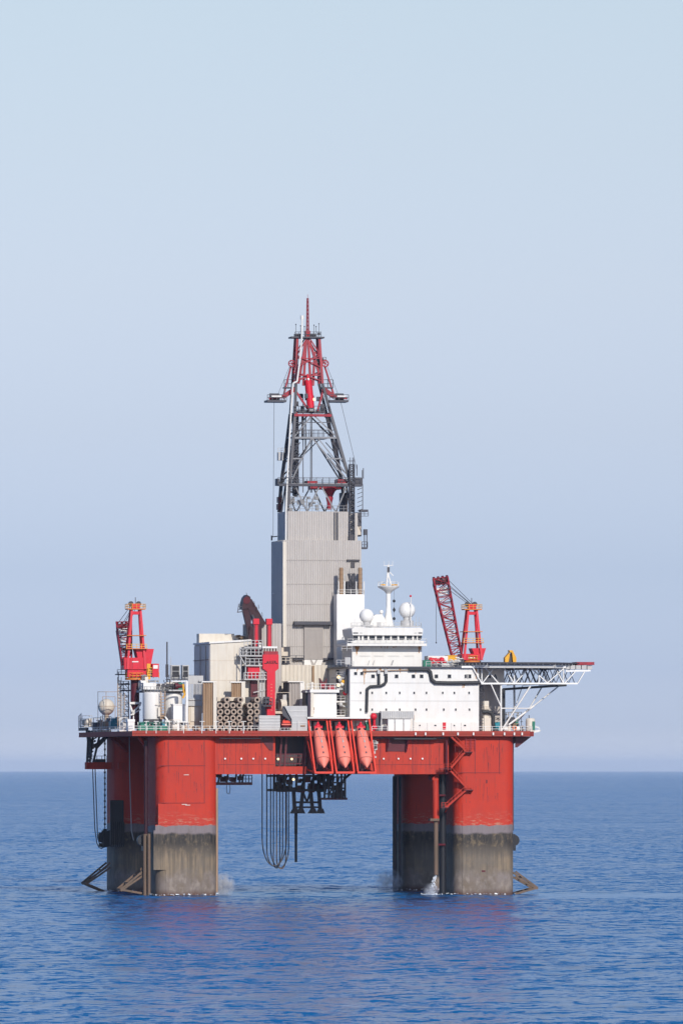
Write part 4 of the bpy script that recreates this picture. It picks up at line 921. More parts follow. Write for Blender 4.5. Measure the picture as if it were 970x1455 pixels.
# ================================================================ helideck
HV0, HV1 = 0.0, 29.0
hd = T('helideck', 'flat helicopter deck on a white lattice cantilevered past the quarters', 'helideck', pt(745, 950, 14))
zt, zb = Z(940, 0), Z(946.5, 0); hx0, hx1 = U(652, 3), U(838, 3)
oc = [(hx0 + 6, HV0), (hx1 - 9, HV0), (hx1, HV0 + 9), (hx1, HV1 - 9), (hx1 - 9, HV1), (hx0 + 6, HV1), (hx0, HV1 - 6), (hx0, HV0 + 6)]
P(extrude(MB(), oc, zt - .55, zt, False), 'landing_deck', 'steel', hd)
mb = MB(); mbs = MB()
for i in range(8):                         # safety net leaning outwards all round
    a, b = Vector((*oc[i], zt - .35)), Vector((*oc[(i + 1) % 8], zt - .35)); d = (b - a).normalized(); n_ = Vector((d.y, -d.x, 0)); L = (b - a).length
    k = max(2, int(L / .9))
    for j in range(k + 1): q = a.lerp(b, j / k); mb.bar(q, q + n_ * 1.45 + Vector((0, 0, .25)), .09)
    for r_ in (.35, .75, 1.1, 1.45): e = n_ * r_ + Vector((0, 0, .17 * r_)); mb.bar(a + e, b + e, .10)
    mbs.add([a + n_ * .05 - Vector((0, 0, .5)), b + n_ * .05 - Vector((0, 0, .5)), b + n_ * .05, a + n_ * .05], [(0, 1, 2, 3)])
P(mb, 'safety_net', 'steel', hd)
mb = MB()
for i in range(8):
    a, b = Vector((*oc[i], zt - .95)), Vector((*oc[(i + 1) % 8], zt - .95)); mb.bar(a, b, .5, .7)
    for j in range(9): q = a.lerp(b, (j + .5) / 9); mb.bar(q, q + Vector((0, 0, .6)), .2)
P(mb, 'edge_beam', 'galvanised', hd)
P(MB().box(hx1 - 2.6, hx1 + 1.4, 5, 9.5, zt - .5, zt + .15), 'red_edge_panel', 'truss_red', hd)
mb = MB()
for k in range(7): q = Vector((hx1 - 8.5 + k * 1.4, 2.4 + k * .5, zt - 1.2)); mb.box(q.x, q.x + 1.1, q.y, q.y + .8, q.z - .3, q.z + .6)
P(mb, 'foam_monitor', 'galvanised', hd)
def chord(v, mats='white'):
    top, bot = 947.6, 971.2; mb = MB()
    mb.bar(pt(655, top, v), pt(803, top, v), .38, .46); mb.bar(pt(683, bot, v), pt(820, bot, v), .32, .36); mb.bar(pt(803, 953.5, v), pt(838, 953, v), .35)
    xs_ = [(670, 0), (684, 1), (706, 0), (707, 0)]
    for a, b in (((671, top), (684, bot)), ((684, top), (684, bot)), ((688, top), (708, bot)), ((700, top + 3), (684.5, bot)), ((715, top), (730, bot)), ((730, top), (730, bot)), ((752, top), (731, bot)), ((752, top), (778, bot)), ((765, top), (765, bot)), ((788, top), (800, bot)), ((776, bot), (800, 950)), ((800, top), (800, bot)), ((801, bot), (817, 954)), ((820, bot), (830, 954))):
        mb.bar(pt(*a, v), pt(*b, v), .2 if v < 5 else .26)
    if v > 5:
        for k in range(14): x = 690 + k * 9; mb.bar(pt(x, top + 2, v), pt(x + 9, bot, v), .16); mb.bar(pt(x + 9, top + 2, v), pt(x, bot, v), .14)
    return mb
for i, (v, m_) in enumerate(((2.5, 'white_clean'), (14, 'galvanised'), (26, 'steel_mid'))):
    P(chord(v), 'lattice_girder', m_, hd)
mb = MB()
for px in (684, 708, 731, 754, 778, 800):
    a, b = pt(px, 971.2, 2.5), pt(px, 971.2, 2.5); mb.bar(Vector((a.x, 2.5, a.z)), Vector((a.x, 26, a.z)), .3); mb.bar(Vector((a.x, 2.5, zt - 1.3)), Vector((a.x, 26, zt - 1.3)), .35)
    for v in (2.5, 14): mb.bar(Vector((a.x, v, a.z)), Vector((a.x, v + 6, zt - 1.3)), .2); mb.bar(Vector((a.x, v + 6, zt - 1.3)), Vector((a.x, v + 11.5, a.z)), .2)
P(mb, 'cross_girder', 'steel_mid', hd)
mb = MB()
for a, b, w, v0_, v1_ in (((711.3, 1040), (711.3, 972), .55, 3, 3), ((697, 972), (712, 1006), .4, 2.5, 3), ((712, 1038), (753, 975), .5, 3, 2.5), ((722, 1030), (758, 1003), .55, 3, 5), ((758, 1003), (792, 976), .4, 5, 14), ((711, 1006.5), (753, 1006.5), .35, 3, 3.5), ((752, 1006), (770, 975), .4, 3.5, 14), ((730.5, 1008), (730, 972), .6, 14, 14), ((716, 1036), (731, 1005), .4, 6, 14), ((735, 1025), (752, 1006), .35, 6, 3.5), ((733, 1000), (742, 974), .25, 10, 14)):
    mb.tube(pt(*a, v0_), pt(*b, v1_), w / 2 * .8, 8)
P(mb, 'support_strut', 'white', hd)
mb = MB(); mb.tube(pt(714, 979.5, 8), pt(804, 973.5, 9), .26, 8); mb.tube(pt(714.5, 1036, 8), pt(714.5, 979, 8), .45, 8); P(mb, 'drain_pipe', 'rubber', hd)
# things on the helideck
fh = T('yellow_fire_cabinet', 'yellow triangular cabinet standing on the helideck with a dark opening', 'fire cabinet', Vector((pt(724, 940, 9).x, 9, zt)))
x0, x1, xm = U(716, 9), U(732, 9), U(724, 9); zz = lambda y: zt + (940 - y) / 6.35 - .0
P(MB().prism([(x0, zt), (x0 + .75, zt), (x0 + 1.0, zz(931)), (xm - .3, zz(931)), (xm - .2, zz(925)), (x0 + 1.0, zz(926)), (x0, zz(933))], 8.2, 9.8), 'side_shell', 'yellow', fh)
P(MB().prism([(xm + .55, zt), (x1, zt), (x1, zz(933)), (x1 - .5, zz(927)), (xm + .45, zz(922.6)), (xm - .35, zz(922.6)), (xm - .2, zz(925)), (xm + .3, zz(926))], 8.25, 9.75), 'side_shell', 'yellow', fh)
P(MB().box(x0 + .9, x1 - .5, 8.9, 9.4, zt, zz(927)), 'dark_core', 'steel_dark', fh)
yb = T('yellow_container', 'plain yellow box lying below the boom on the quarters roof', 'box', pt(642, 939, 12))
P(MB().pbox(636, 648.5, 931.5, 939, 12, 3), 'body', 'yellow', yb); P(MB().pbox(635.6, 649, 931, 932, 11.9, 3.2), 'lid', 'yellow', yb)
wt = T('white_roof_unit', 'white roof unit with red pump and pipes beside the yellow box', 'roof unit', pt(620, 947, 9))
P(MB().pbox(608, 636, 932, 947.4, 11, 4), 'housing', 'white', wt)
mb = MB(); mb.ball(pt(627, 938.5, 10), .75, 12); mb.tube(pt(610, 937, 10), pt(627, 938.5, 10), .4, 8); mb.tube(pt(611, 934, 10), pt(611, 942, 10), .35, 8); mb.tube(pt(617, 935, 10), pt(618, 941, 10), .4, 8); mb.tube(pt(612, 942, 10), pt(634, 941, 10), .22, 8); P(mb, 'red_pump', 'crane_red', wt)
mb = MB(); mb.rail([pt(605, 947, 5), pt(650, 947, 5)], 1.1, 1.2, .05)
for k in range(14): p = pt(random.uniform(600, 660), random.uniform(940, 946), random.uniform(5, 8)); mb.bar(p, p + Vector((random.uniform(-1, 1), 0, random.uniform(-1, .9))), .16)
P(mb, 'railing', 'galvanised', wt)
P(MB().pbox(628, 655, 942.5, 947, 6.5, 1), 'white_duct', 'white', wt); P(MB().pbox(601, 612, 938, 947, 7, 1.2), 'green_cabinet', 'green', wt)
# ================================================================ pedestal cranes
def crane(px, base_py, v, top_py, lab, boom_root, boom_tip, tip_dy, house, ped_py, cab, nseg):
    """px, base_py: slewing ring; house: four photo columns/rows of the machinery house"""
    t = T('pedestal_crane', lab, 'crane', pt(px, ped_py, v), 'red pedestal cranes')
    o = pt(px, base_py, v); s = 1 / 6.35
    P(MB().tube(pt(px, ped_py, v), o, .98, 18), 'pedestal', 'maroon', t)
    mb = MB(); mb.tube(o + Vector((0, 0, -.1)), o + Vector((0, 0, .35)), 2.2, 24); P(mb, 'slew_platform', 'platform_orange', t)
    mb = MB(); pts_ = [o + Vector((2.15 * math.cos(k * math.pi / 8), 2.15 * math.sin(k * math.pi / 8), .3)) for k in range(17)]; mb.rail(pts_, 1.1, 1.0, .05); P(mb, 'railing', 'yellow', t)
    P(MB().tube(o, o + Vector((0, 0, 1.3)), 1.5, 20), 'slew_ring', 'steel_dark', t); P(MB().box(o.x - 1.9, o.x + 2.6, o.y - 1.5, o.y + 1.6, o.z + .5, pt(px, house[4], v).z), 'turntable', 'crane_red', t)
    hx0, hx1, hy0, hy1, hy2 = house           # px left, px right, top, step, bottom
    mb = MB(); mb.pbox(hx0, hx1 - 4, hy1, hy2, v - 1.8, 4.5); P(mb, 'machinery_house', 'crane_red', t)
    P(MB().pprism([(px + 4, hy1), (px + 1, hy0), (hx1 + 2, hy0), (hx1 - .5, hy1), (hx1 - 3, hy2), (px + 6, hy2)], v - 1.4, 3.6), 'counterweight_hopper', 'crane_red', t)
    mb = MB()
    for k in range(6): x = hx0 + 1 + k * 2.2; mb.pbox(x, x + .4, hy1 + 1, hy2 - 1, v - 1.87, .1)
    P(mb, 'house_rib', 'truss_red', t)
    P(MB().pbox(px - 4, px + 5, hy1 + 5, hy1 + 6.4, v - 1.9, .1), 'white_stripe', 'white', t)
    if cab:
        P(MB().pbox(cab[0], cab[1], cab[2], cab[3], v - 2.8, 2.4), 'cab', 'crane_red', t); P(MB().pbox(cab[0] + 1, cab[1] - 1.5, cab[2] + 2, cab[2] + 7, v - 2.85, .1), 'cab_window', 'white', t)
        mb = MB(); mb.rail([pt(cab[0] - 7, base_py - 2, v - 2.4), pt(cab[1], base_py - 2, v - 2.4)], 1.3, 1.1, .07); mb.rail([pt(cab[0] - 6, base_py - 9, v - 2.4), pt(cab[1] - 4, base_py - 9, v - 2.4)], 1.2, 1.0, .08); mb.pbox(cab[0] - 8, cab[0] - 3, hy2 - 8, base_py, v - 2.0, .4); P(mb, 'cab_walkway', 'yellow', t)
    # A-frame of four legs
    zt_ = pt(px, top_py, v).z; zb_ = pt(px, hy2, v).z; tops = []
    for k, (du, dv) in enumerate(((-1, -1), (1, -1), (1, 1), (-1, 1))):
        a = Vector((o.x + du * 2.0, o.y + dv * 1.9, zb_)); b = Vector((o.x + .1 + du * .95, o.y + dv * .9, zt_)); tops.append(b)
        P(MB().bar(a, b, .46), 'mast_leg', 'crane_red', t)
    H = zt_ - zb_
    mb = MB()
    for f in (.34, .56):
        w = 2.0 - 1.05 * f + .75; z = zb_ + H * f; mb.box(o.x - w, o.x + w, o.y - w, o.y + w, z - .08, z + .08)
    P(mb, 'mast_platform', 'platform_orange', t)
    mb = MB(); mb.box(o.x - .9, o.x + 1.1, o.y - .9, o.y + .9, zt_ - 1.2, zt_ - .5); mb.box(o.x - .8, o.x + 1.0, o.y - .7, o.y + .7, zt_, zt_ + 1.2); P(mb, 'mast_head', 'crane_red', t)
    P(MB().box(o.x - 1.9, o.x + 2.1, o.y - 1.6, o.y + 1.6, zt_ - .12, zt_ + .1), 'top_platform', 'platform_orange', t)
    mb = MB(); q = [Vector((o.x + du, o.y + dv, zt_ + .1)) for du, dv in ((-1.9, -1.6), (2.1, -1.6), (2.1, 1.6), (-1.9, 1.6), (-1.9, -1.6))]; mb.rail(q, 1.0, 1.0, .04)
    z = zb_ + H * .34; q = [Vector((o.x + du * 2.2, o.y - 2.2, z)) for du in (-1, 1)]; mb.rail(q, 1.0, 1, .05); P(mb, 'top_railing', 'yellow', t)
    P(MB().bar(Vector((o.x + .1, o.y, zt_ + 1.1)), Vector((o.x + .1, o.y, zt_ + 2.6)), .14), 'aerial', 'steel_dark', t)
    mb = MB()
    for du in (-.9, .8): mb.tube(Vector((o.x + du, o.y - .3, zt_ + 1.2)), Vector((o.x + du, o.y + .3, zt_ + 1.2)), .55, 10)
    P(mb, 'head_sheave', 'steel_dark', t)
    # boom
    a = pt(*boom_root, v - 1.0); b = pt(*boom_tip, v - 1.0); b = Vector((b.x + math.tan(YAW) * tip_dy, v - 1.0 + tip_dy, b.z))
    side = Vector((CY, SY * -1, 0)); bm = MB(); bm.truss(a, b, 2.2, 1.6, 3.3, 2.3, nseg, .2, .1, side)
    bo = P(bm, 'boom', 'truss_red', t)
    d = (b - a).normalized(); sd_ = (side - d * side.dot(d)).normalized(); up = sd_.cross(d).normalized()
    mb = MB()
    for f in (.25, .5, .75):
        c = a.lerp(b, f); w = 1.1 + .55 * f
        for k in range(5): e = c + d * (k * .75); mb.bar(e - sd_ * w, e + sd_ * w, .16)
    P(mb, 'boom_walkway', 'silver_pipe', bo)
    mb = MB(); c = b
    for k in (-1.5, -.5, .5, 1.5): mb.tube(c + sd_ * k - sd_ * .2, c + sd_ * (k + .3), 1.05, 12)
    mb.bar(c - sd_ * 1.75, c + sd_ * 1.75, 1.4, 1.2); P(mb, 'boom_head', 'maroon', bo)
    mb = MB(); e = c - d * 2.2; mb.bar(e - sd_ * 1.6, e + sd_ * 1.6, .35); e = c - d * 3.4; mb.bar(e - sd_ * 1.6, e + sd_ * 1.6, .3); P(mb, 'head_crossbar', 'white', bo)
    mb = MB()
    for k in (-1.3, -.2, .2, 1.3): mb.tube(c + sd_ * k + up * .8, Vector((o.x + k * .4, o.y + .4, zt_ + 1.2)), .06, 5)
    P(mb, 'luffing_rope', 'steel_dark', t)
    return t, b
c1, tip1 = crane(192, 965.5, 16, 865.5, 'red lattice crane at the tank end of the deck, boom drawn in short', (180, 940), (173.5, 888), 14,
      (176.5, 217, 922, 934.5, 951), 1036, (217, 226, 943, 962), 7)
c2, tip2 = crane(669, 941, 34, 866, 'red lattice crane behind the helideck with a long raised boom', (649, 934), (626.5, 823), 12,
      (656, 688, 921, 929, 938), 1036, None, 12)
mb = MB(); p = tip2 + Vector((-1.0, 0, 0)); e = Vector((p.x, p.y, pt(620, 911, 34).z)); mb.tube(p, e, .05, 5); mb.box(e.x - .12, e.x + .12, e.y - .12, e.y + .12, e.z - .3, e.z)
S(mb, 'crane_hook_line', 'steel_dark', 'thin hook line hanging free from the long raised boom', 'hook line', p)
# access frames round the tank-end crane
fr = T('access_scaffold', 'tangle of pale ladders and frames on the outer side of the crane pedestal', 'scaffold', pt(178, 1036, 20))
mb = MB()
for px in (168.5, 171, 175.5, 183): mb.bar(pt(px, 1036, 20), pt(px, 955 if px < 170 else 968, 20), .2)
for k in range(14): y = 968 + k * 5; mb.bar(pt(168, y, 20), pt(184, y - (k % 2) * 3, 20), .13)
for k in range(9): y = 1034 - k * 7; mb.bar(pt(169, y, 20), pt(177, y - 7, 20), .12); mb.bar(pt(183, y, 20), pt(176, y - 7, 20), .12)
P(mb, 'frame', 'galvanised', fr)
mb = MB(); mb.ladder(pt(170, 1034, 19.5), pt(170, 962, 19.5), .8, .7, .07); mb.ladder(pt(180, 1034, 19), pt(180, 985, 19), .8, .7, .07); P(mb, 'ladder', 'rust_brown', fr)
mb = MB(); mb.pbox(167, 184, 957.5, 959, 19, 3); mb.rail([pt(167, 958, 19), pt(184, 958, 19)], 1.0, 1, .06); mb.pbox(173, 185, 971, 973, 19, 3); mb.pbox(174, 186, 980, 982, 19, 3); P(mb, 'landing', 'steel', fr)
mb = MB(); mb.bar(pt(184, 999, 14.5), pt(201, 999, 14.5), .5); mb.bar(pt(185, 1002, 14.5), pt(190, 1016, 14.5), .35); mb.bar(pt(200, 1001, 14.5), pt(188, 1013, 14.5), .35); mb.bar(pt(186, 1016, 14.5), pt(200, 1008, 14.5), .3); P(mb, 'white_bracket', 'white', fr)
# globe tank in its cage
gt = T('globe_tank', 'round cream globe inside a thin pole cage at the far corner of the deck', 'globe', pt(151, 1036, 48)); c = pt(151.5, 1004.5, 48)
P(MB().ball(c, 1.85, 24), 'globe', 'cream', gt); P(MB().lathe(Vector((c.x, c.y, c.z - 4.9)), [(.5, 0), (.5, 2.9), (.8, 3.25)], 14), 'base', 'beige', gt)
mb = MB()
for px, v in ((139.5, 45), (168.5, 45), (146, 51), (164, 51), (151, 45)):
    mb.bar(pt(px, 1036, v), pt(px, 982.5 if v == 45 else 990, v), .1)
for y in (983, 1003.5): mb.bar(pt(139.5, y, 45), pt(168.5, y, 45), .1); mb.bar(pt(139.5, y, 45), pt(146, y, 51), .09)
mb.bar(pt(146, 990, 51), pt(164, 990, 51), .1); P(mb, 'pole_cage', 'rusty', gt)
# corner clutter
def skid(name, lab, cat, x0, x1, y0, y1, v, mats, n=9, dep=3.0, frame=True, group=None, bh=.12):
    """a piece of deck machinery: base frame, motor, tanks and pipework filling the measured block"""
    t = T(name, lab, cat, pt((x0 + x1) / 2, y1, v), group); a, b = pt(x0, y1, v), pt(x1, y0, v); Wd, H = b.x - a.x, b.z - a.z
    P(MB().box(a.x, b.x, v, v + dep, a.z, a.z + H * bh), 'base', mats[0], t)
    rnd = random.Random(int(x0 * 7 + y0)); z0 = a.z + H * min(bh, .4)
    mb = MB(); k = rnd.uniform(.1, .4); mb.tube(Vector((a.x + Wd * k, v + .6, z0 + H * .3)), Vector((a.x + Wd * (k + .42), v + .8, z0 + H * .3)), H * .27, 14); P(mb, 'motor', mats[1], t)
    mb = MB(); u = a.x + Wd * rnd.uniform(.55, .75); mb.box(u, min(b.x, u + Wd * .26), v + .2, v + dep * .7, z0, z0 + H * rnd.uniform(.45, .8)); P(mb, 'control_box', mats[2], t)
    mb = MB()
    for _ in range(n):
        p = Vector((rnd.uniform(a.x, b.x), v + rnd.uniform(-.2, dep), rnd.uniform(z0, b.z))); q = p.copy(); i = rnd.choice((0, 2, 2, 1)); q[i] += rnd.uniform(.25, .6) * (Wd if i == 0 else H) * (1 if rnd.random() < .5 else -1)
        q.x = min(max(q.x, a.x), b.x); q.z = min(max(q.z, a.z), b.z); mb.tube(p, q, rnd.uniform(.06, .16), 6)
    P(mb, 'pipework', mats[3], t)
    if frame:
        mb = MB()
        for x in (a.x, b.x): mb.bar(Vector((x, v - .15, a.z)), Vector((x, v - .15, b.z)), .1)
        mb.bar(Vector((a.x, v - .15, b.z)), Vector((b.x, v - .15, b.z)), .1); P(mb, 'guard_frame', mats[0], t)
    return t
skid('winch', 'pale winch housing on the outermost corner platform', 'winch', 117, 131, 1017, 1033, BV + 6, ('galvanised', 'cream', 'beige', 'steel'), 10)
skid('winch', 'dark winch with cables between the corner platform and the globe', 'winch', 133, 147, 1020, 1040, BV + 1, ('steel_dark', 'steel', 'rust_brown', 'galvanised'), 16)
skid('winch', 'rust-streaked winch under the round cream globe', 'winch', 143, 158, 1018, 1040, 42, ('rust_brown', 'rusty', 'steel', 'galvanised'), 16)
skid('generator', 'teal generator set behind the white rail near the globe', 'generator', 158, 170, 1020, 1036, 34, ('teal', 'teal', 'teal', 'white'), 8, bh=.7)
skid('pump_skid', 'pale pipework skid between the teal generator and the white cabinet', 'pump skid', 170, 182, 1020, 1040, 16, ('white', 'galvanised', 'steel', 'white'), 14)
t = T('junction_cabinet', 'white cabinet at the deck edge beside the crane pedestal', 'cabinet', pt(186.5, 1041, 4)); P(MB().pbox(182, 191.5, 1022, 1041, 4, 2), 'body', 'white', t); P(MB().pbox(181.5, 192, 1022, 1025.5, 3.9, 2.2), 'lid', 'white_clean', t); P(MB().bar(pt(190, 1022, 4.5), pt(190, 1017, 4.5), .2), 'pole', 'white', t)
skid('generator', 'green pump set behind the white posts under the big white tank, outer one', 'pump', 197, 212, 1026, 1040, 3.5, ('green', 'green', 'green', 'white'), 5, 2.5, bh=.62)
skid('generator', 'green pump set behind the white posts under the big white tank, middle one', 'pump', 212, 224, 1027, 1040, 3.6, ('green', 'green', 'steel_dark', 'white'), 5, 2.5, bh=.6)
skid('generator', 'dark green pump set under the rusty tank ladder', 'pump', 226, 238, 1026, 1040, 3.5, ('green', 'teal', 'white', 'galvanised'), 6, 2.5, bh=.6)
skid('valve_skid', 'cream valve skid below the smaller white tank', 'valve skid', 241, 256, 1023, 1040, 2.4, ('beige', 'cream', 'white', 'galvanised'), 12, 2.5)
skid('valve_skid', 'white and orange valve skid beside the tall white post', 'valve skid', 256, 268, 1026, 1040, 2.4, ('white', 'cream', 'rusty', 'galvanised'), 10, 2.5)
skid('hose_rack', 'dark hose coils and fittings lying before the brown ribbed bulkhead', 'hose rack', 270, 286, 1027, 1041, 1.5, ('steel', 'steel', 'pipe_grey', 'rust_brown'), 16, 3, False)
skid('hose_rack', 'brown hose fittings lying beside the pipe bay post', 'hose rack', 287, 303, 1031, 1041, 1.0, ('rust_brown', 'rusty', 'cream', 'rubber'), 12, 3, False)
# big white tanks
def tank(name, lab, px, r, y0, y1, v, mat='white'):
    t = T(name, lab, 'tank', pt(px, y1, v)); o = pt(px, y1, v); h = pt(px, y0, v).z - o.z
    P(MB().lathe(o, [(r * .98, 0), (r, .2), (r, h - .3), (r * .97, h), (r * .5, h + .15)], 28), 'shell', mat, t); return t, o, h
t1, o1, h1 = tank('storage_tank', 'large white upright tank under the tank-end crane', 217, 2.15, 984, 1022, 9)
mb = MB(); q = [o1 + Vector((2.1 * math.cos(k * math.pi / 8), 2.1 * math.sin(k * math.pi / 8), h1 + .05)) for k in range(17)]; mb.rail(q, 1.2, .9, .05); P(mb, 'railing', 'galvanised', t1)
P(MB().box(o1.x - 1.8, o1.x + 1.8, o1.y - 1.8, o1.y + 1.8, o1.z - 2.6, o1.z), 'support_frame', 'steel_dark', t1)
mb = MB(); mb.ladder(pt(231.5, 1022, 6.3), pt(231.5, 982, 6.3), 1.0, .6, .11); mb.pbox(228.5, 234.5, 1015, 1022, 6.6, .3); P(mb, 'ladder', 'rusty', t1); mb = MB()
mb.bar(pt(221, 1001, 6.5), pt(229, 1001, 6.5), .12); mb.bar(pt(226, 1005, 6.5), pt(226, 1018, 6.5), .5); P(mb, 'side_pipe', 'cream', t1)
t2, o2, h2 = tank('storage_tank', 'second white upright tank with its foot hidden by the small white tank', 246, 2.0, 985, 1022, 11)
mb = MB(); q = [o2 + Vector((2.0 * math.cos(k * math.pi / 8), 2.0 * math.sin(k * math.pi / 8), h2 + .05)) for k in range(17)]; mb.rail(q, 1.2, .9, .05); P(mb, 'railing', 'galvanised', t2)
P(MB().box(o2.x - 1.6, o2.x + 1.6, o2.y - 1.6, o2.y + 1.6, o2.z - 2.6, o2.z), 'support_frame', 'steel_dark', t2)
mt = T('mixing_tank', 'small square white tank standing before the taller round tanks', 'tank', pt(256, 1027, 5)); P(MB().pbox(246.5, 265, 1001, 1027, 5, 3), 'shell', 'white_clean', mt); P(MB().pbox(246, 265.5, 1000.2, 1002, 4.9, 3.2), 'rim', 'white', mt); P(MB().pbox(248, 263, 1027, 1030, 5.4, 2), 'foot', 'steel', mt)
P(MB().pprism([(238, 1026), (234, 1018), (236, 1018), (243, 1027)], 5.6, .5), 'chute', 'white', mt)
skid('pipe_deck', 'pipes and valves crowded on top of the white tanks', 'pipework', 202, 262, 966, 984, 10, ('steel', 'white', 'cream', 'galvanised'), 40, 5, False)
skid('pipe_manifold', 'small dark pipe manifold above the white tanks beside the tall post', 'pipework', 240, 264, 965, 982, 8, ('galvanised', 'maroon', 'green', 'steel_dark'), 26, 4, False)
mb = MB()
vb_ = MB().pbox(204, 222, 970, 980, 9.5, 3); t = T('vent_box', 'white box with round fans above the big white tank', 'vent box', pt(213, 980, 9.5)); P(vb_, 'body', 'white', t)
for px in (226, 233, 239, 245): p = pt(px, 974, 9); f = MB(); f.tube(p, p + Vector((0, .8, 0)), .42, 12); P(f, 'fan', 'steel_dark', t)
pl_ = T('vent_pole', 'tall dark pole standing above the white tanks', 'pole', pt(237.5, 985, 12)); P(MB().tube(pt(237.5, 985, 12), pt(237.5, 912, 12), .16, 8), 'pole', 'steel', pl_); P(MB().tube(pt(237.5, 962, 12), pt(237.5, 944, 12), .32, 8), 'sleeve', 'steel_dark', pl_)
P(MB().bar(pt(243, 970, 12), pt(243, 933, 12), .09), 'aerial', 'galvanised', pl_)
for i, (x0, x1, lab) in enumerate(((244, 256, 'dark louvred air intake with pale frame beside the tall dark pole'), (259.5, 268.5, 'narrower dark louvred air intake beside the cream house'))):
    t = T('air_intake', lab, 'air intake', pt((x0 + x1) / 2, 965, 14), 'air intakes'); P(MB().pbox(x0, x1, 945, 965, 14, 2), 'frame', 'galvanised', t); mb = MB()
    P(MB().pbox(x0 + 1, x1 - 1.2, 946.5, 953.2, 13.95, .2), 'louvre', 'black', t); P(MB().pbox(x0 + 1, x1 - 1.2, 954, 961.5, 13.95, .2), 'louvre', 'black', t)
mb = MB(); mb.pbox(240, 278, 965, 966, 13.5, 4); mb.rail([pt(240, 965, 13.5), pt(278, 965, 13.5)], .9, 1.2, .05)
for px in (242, 276): mb.bar(pt(px, 965, 14), pt(px, 1038, 14), .3)
S(mb, 'intake_platform', 'steel', 'grey railed platform carrying the two dark air intakes', 'platform', pt(260, 1038, 14))
wp = T('davit_post', 'tall white post with an orange brace beside the smaller tanks', 'post', pt(265.5, 1041, 3)); P(MB().bar(pt(265.5, 1041, 3), pt(265.5, 968, 3), .5), 'post', 'white', wp); P(MB().bar(pt(260, 992, 3.2), pt(265, 981, 3.2), .4), 'brace', 'yellow', wp); P(MB().bar(pt(262, 985, 4), pt(260.5, 972, 4), .5), 'bottle', 'yellow', wp); P(MB().bar(pt(244, 968, 3.2), pt(266, 968, 3.2), .25), 'crossbar', 'white', wp)
sb = T('storage_cabin', 'beige cabin and ribbed barrier between tall white post and brown bulkhead', 'cabin', pt(277, 1036, 8)); P(MB().pbox(268, 287, 995, 1036, 8, 4), 'wall', 'beige', sb); P(MB().pbox(271, 282, 1005, 1025, 7.8, .4), 'door', 'cream', sb)
mb = MB()
for k in range(9): px = 269 + k * 2.1; mb.bar(pt(px, 995, 7.8), pt(px, 971, 7.8), .18)
mb.bar(pt(268, 971, 7.8), pt(287, 971, 7.8), .15); mb.bar(pt(268, 994, 7.8), pt(287, 994, 7.8), .3); P(mb, 'bar_screen', 'galvanised', sb); P(MB().pbox(267, 288, 996, 1003, 7.6, .5), 'gutter', 'galvanised', sb)
mb = MB(); mb.pbox(267.5, 289, 960, 972, 10.5, .25); mb.pbox(283, 287, 966.5, 968.5, 9.8, .5); P(mb, 'back_panel', 'galvanised', sb)
# ribbed bulkheads and the pipe bays
def bulkhead(x0, x1, y0, y1, v, px0, px1, lab):
    t = T('ribbed_bulkhead', lab, 'bulkhead', pt((x0 + px1) / 2, y1, v), 'bulkheads of the pipe bays')
    a, b = pt(x0, y1, v), pt(x1, y0, v); P(MB().corr((a.x, v), (b.x, v), a.z, b.z, .55, .2), 'sheet', 'rust_brown', t)
    P(MB().pbox(px0, px1, y0 - .8, y1, v - .5, .7), 'end_post', 'cream', t, 'cream end post'); P(MB().pbox(x0 - 1, px1, y0 - 1.6, y0, v - .45, .8), 'cap', 'white', t)
bulkhead(288, 303, 969.5, 1036, 2.5, 303.2, 308, 'rust-brown ribbed bulkhead between the beige cabin and the pipe bay')
bulkhead(328.5, 343, 970, 1036, 8.0, 343.2, 348.5, 'rust-brown ribbed bulkhead rising behind the stacked pipes, between both bays')
k_ord = ('bottom', 'second', 'third', 'fourth', 'fifth', 'top')
proto = None
rows = [1037, 1029, 1020.3, 1011.4, 1002.4, 994.3]
for bay, xs_, bn_ in ((0, (312.5, 321.8, 331, 340.3), 'wider bay'), (1, (354.8, 364.3), 'narrower bay')):
    for i, py in enumerate(rows):
        for j, px in enumerate(xs_):
            if i == 5 and (px in (312.5, 331, 354.8)): continue
            off = random.uniform(-.12, .12)
            p = pt(px + (1.2 if i % 2 else 0), py, 2.2); p.y += random.uniform(-.25, .35)
            if proto is None:
                t = T('riser_pipe', '', 'pipe', p, 'flanged riser pipes stacked in the pipe bays'); proto = t
                mb = MB(); n = 14
                def ring(r, v): return [Vector((p.x + r * math.cos(2 * math.pi * k / n), p.y + v, p.z + r * math.sin(2 * math.pi * k / n))) for k in range(n)]
                rs = [ring(.33, 3.0), ring(.33, 0), ring(.66, 0), ring(.66, .35), ring(.56, .36), ring(.56, 5.2)]
                vs_ = [q for r_ in rs for q in r_]; mb.add(vs_, [(a * n + k, a * n + (k + 1) % n, (a + 1) * n + (k + 1) % n, (a + 1) * n + k) for a in range(5) for k in range(n)])
                mb.add(rs[0], [tuple(range(n))]); mb.add(rs[5], [tuple(range(n))])
                P(mb, 'flanged_tube', 'pipe_grey', t)
                mb = MB(); mb.tube(p + Vector((0, 1.2, 0)), p + Vector((0, 1.24, 0)), .325, 12); P(mb, 'bore_shade', 'black', t)  # black disc paints in the darkness inside the open bore
            else: t = copy_tree(proto, p - ORG[proto.name])
            t['label'] = 'flanged riser pipe in the %s, %s row up, %s along from the tanks' % (bn_, k_ord[i], ('first', 'second', 'third', 'fourth')[j])
rk = T('pipe_rack', 'brown steel cradle behind and under the stacked riser pipes', 'rack', pt(335, 1040, 6))
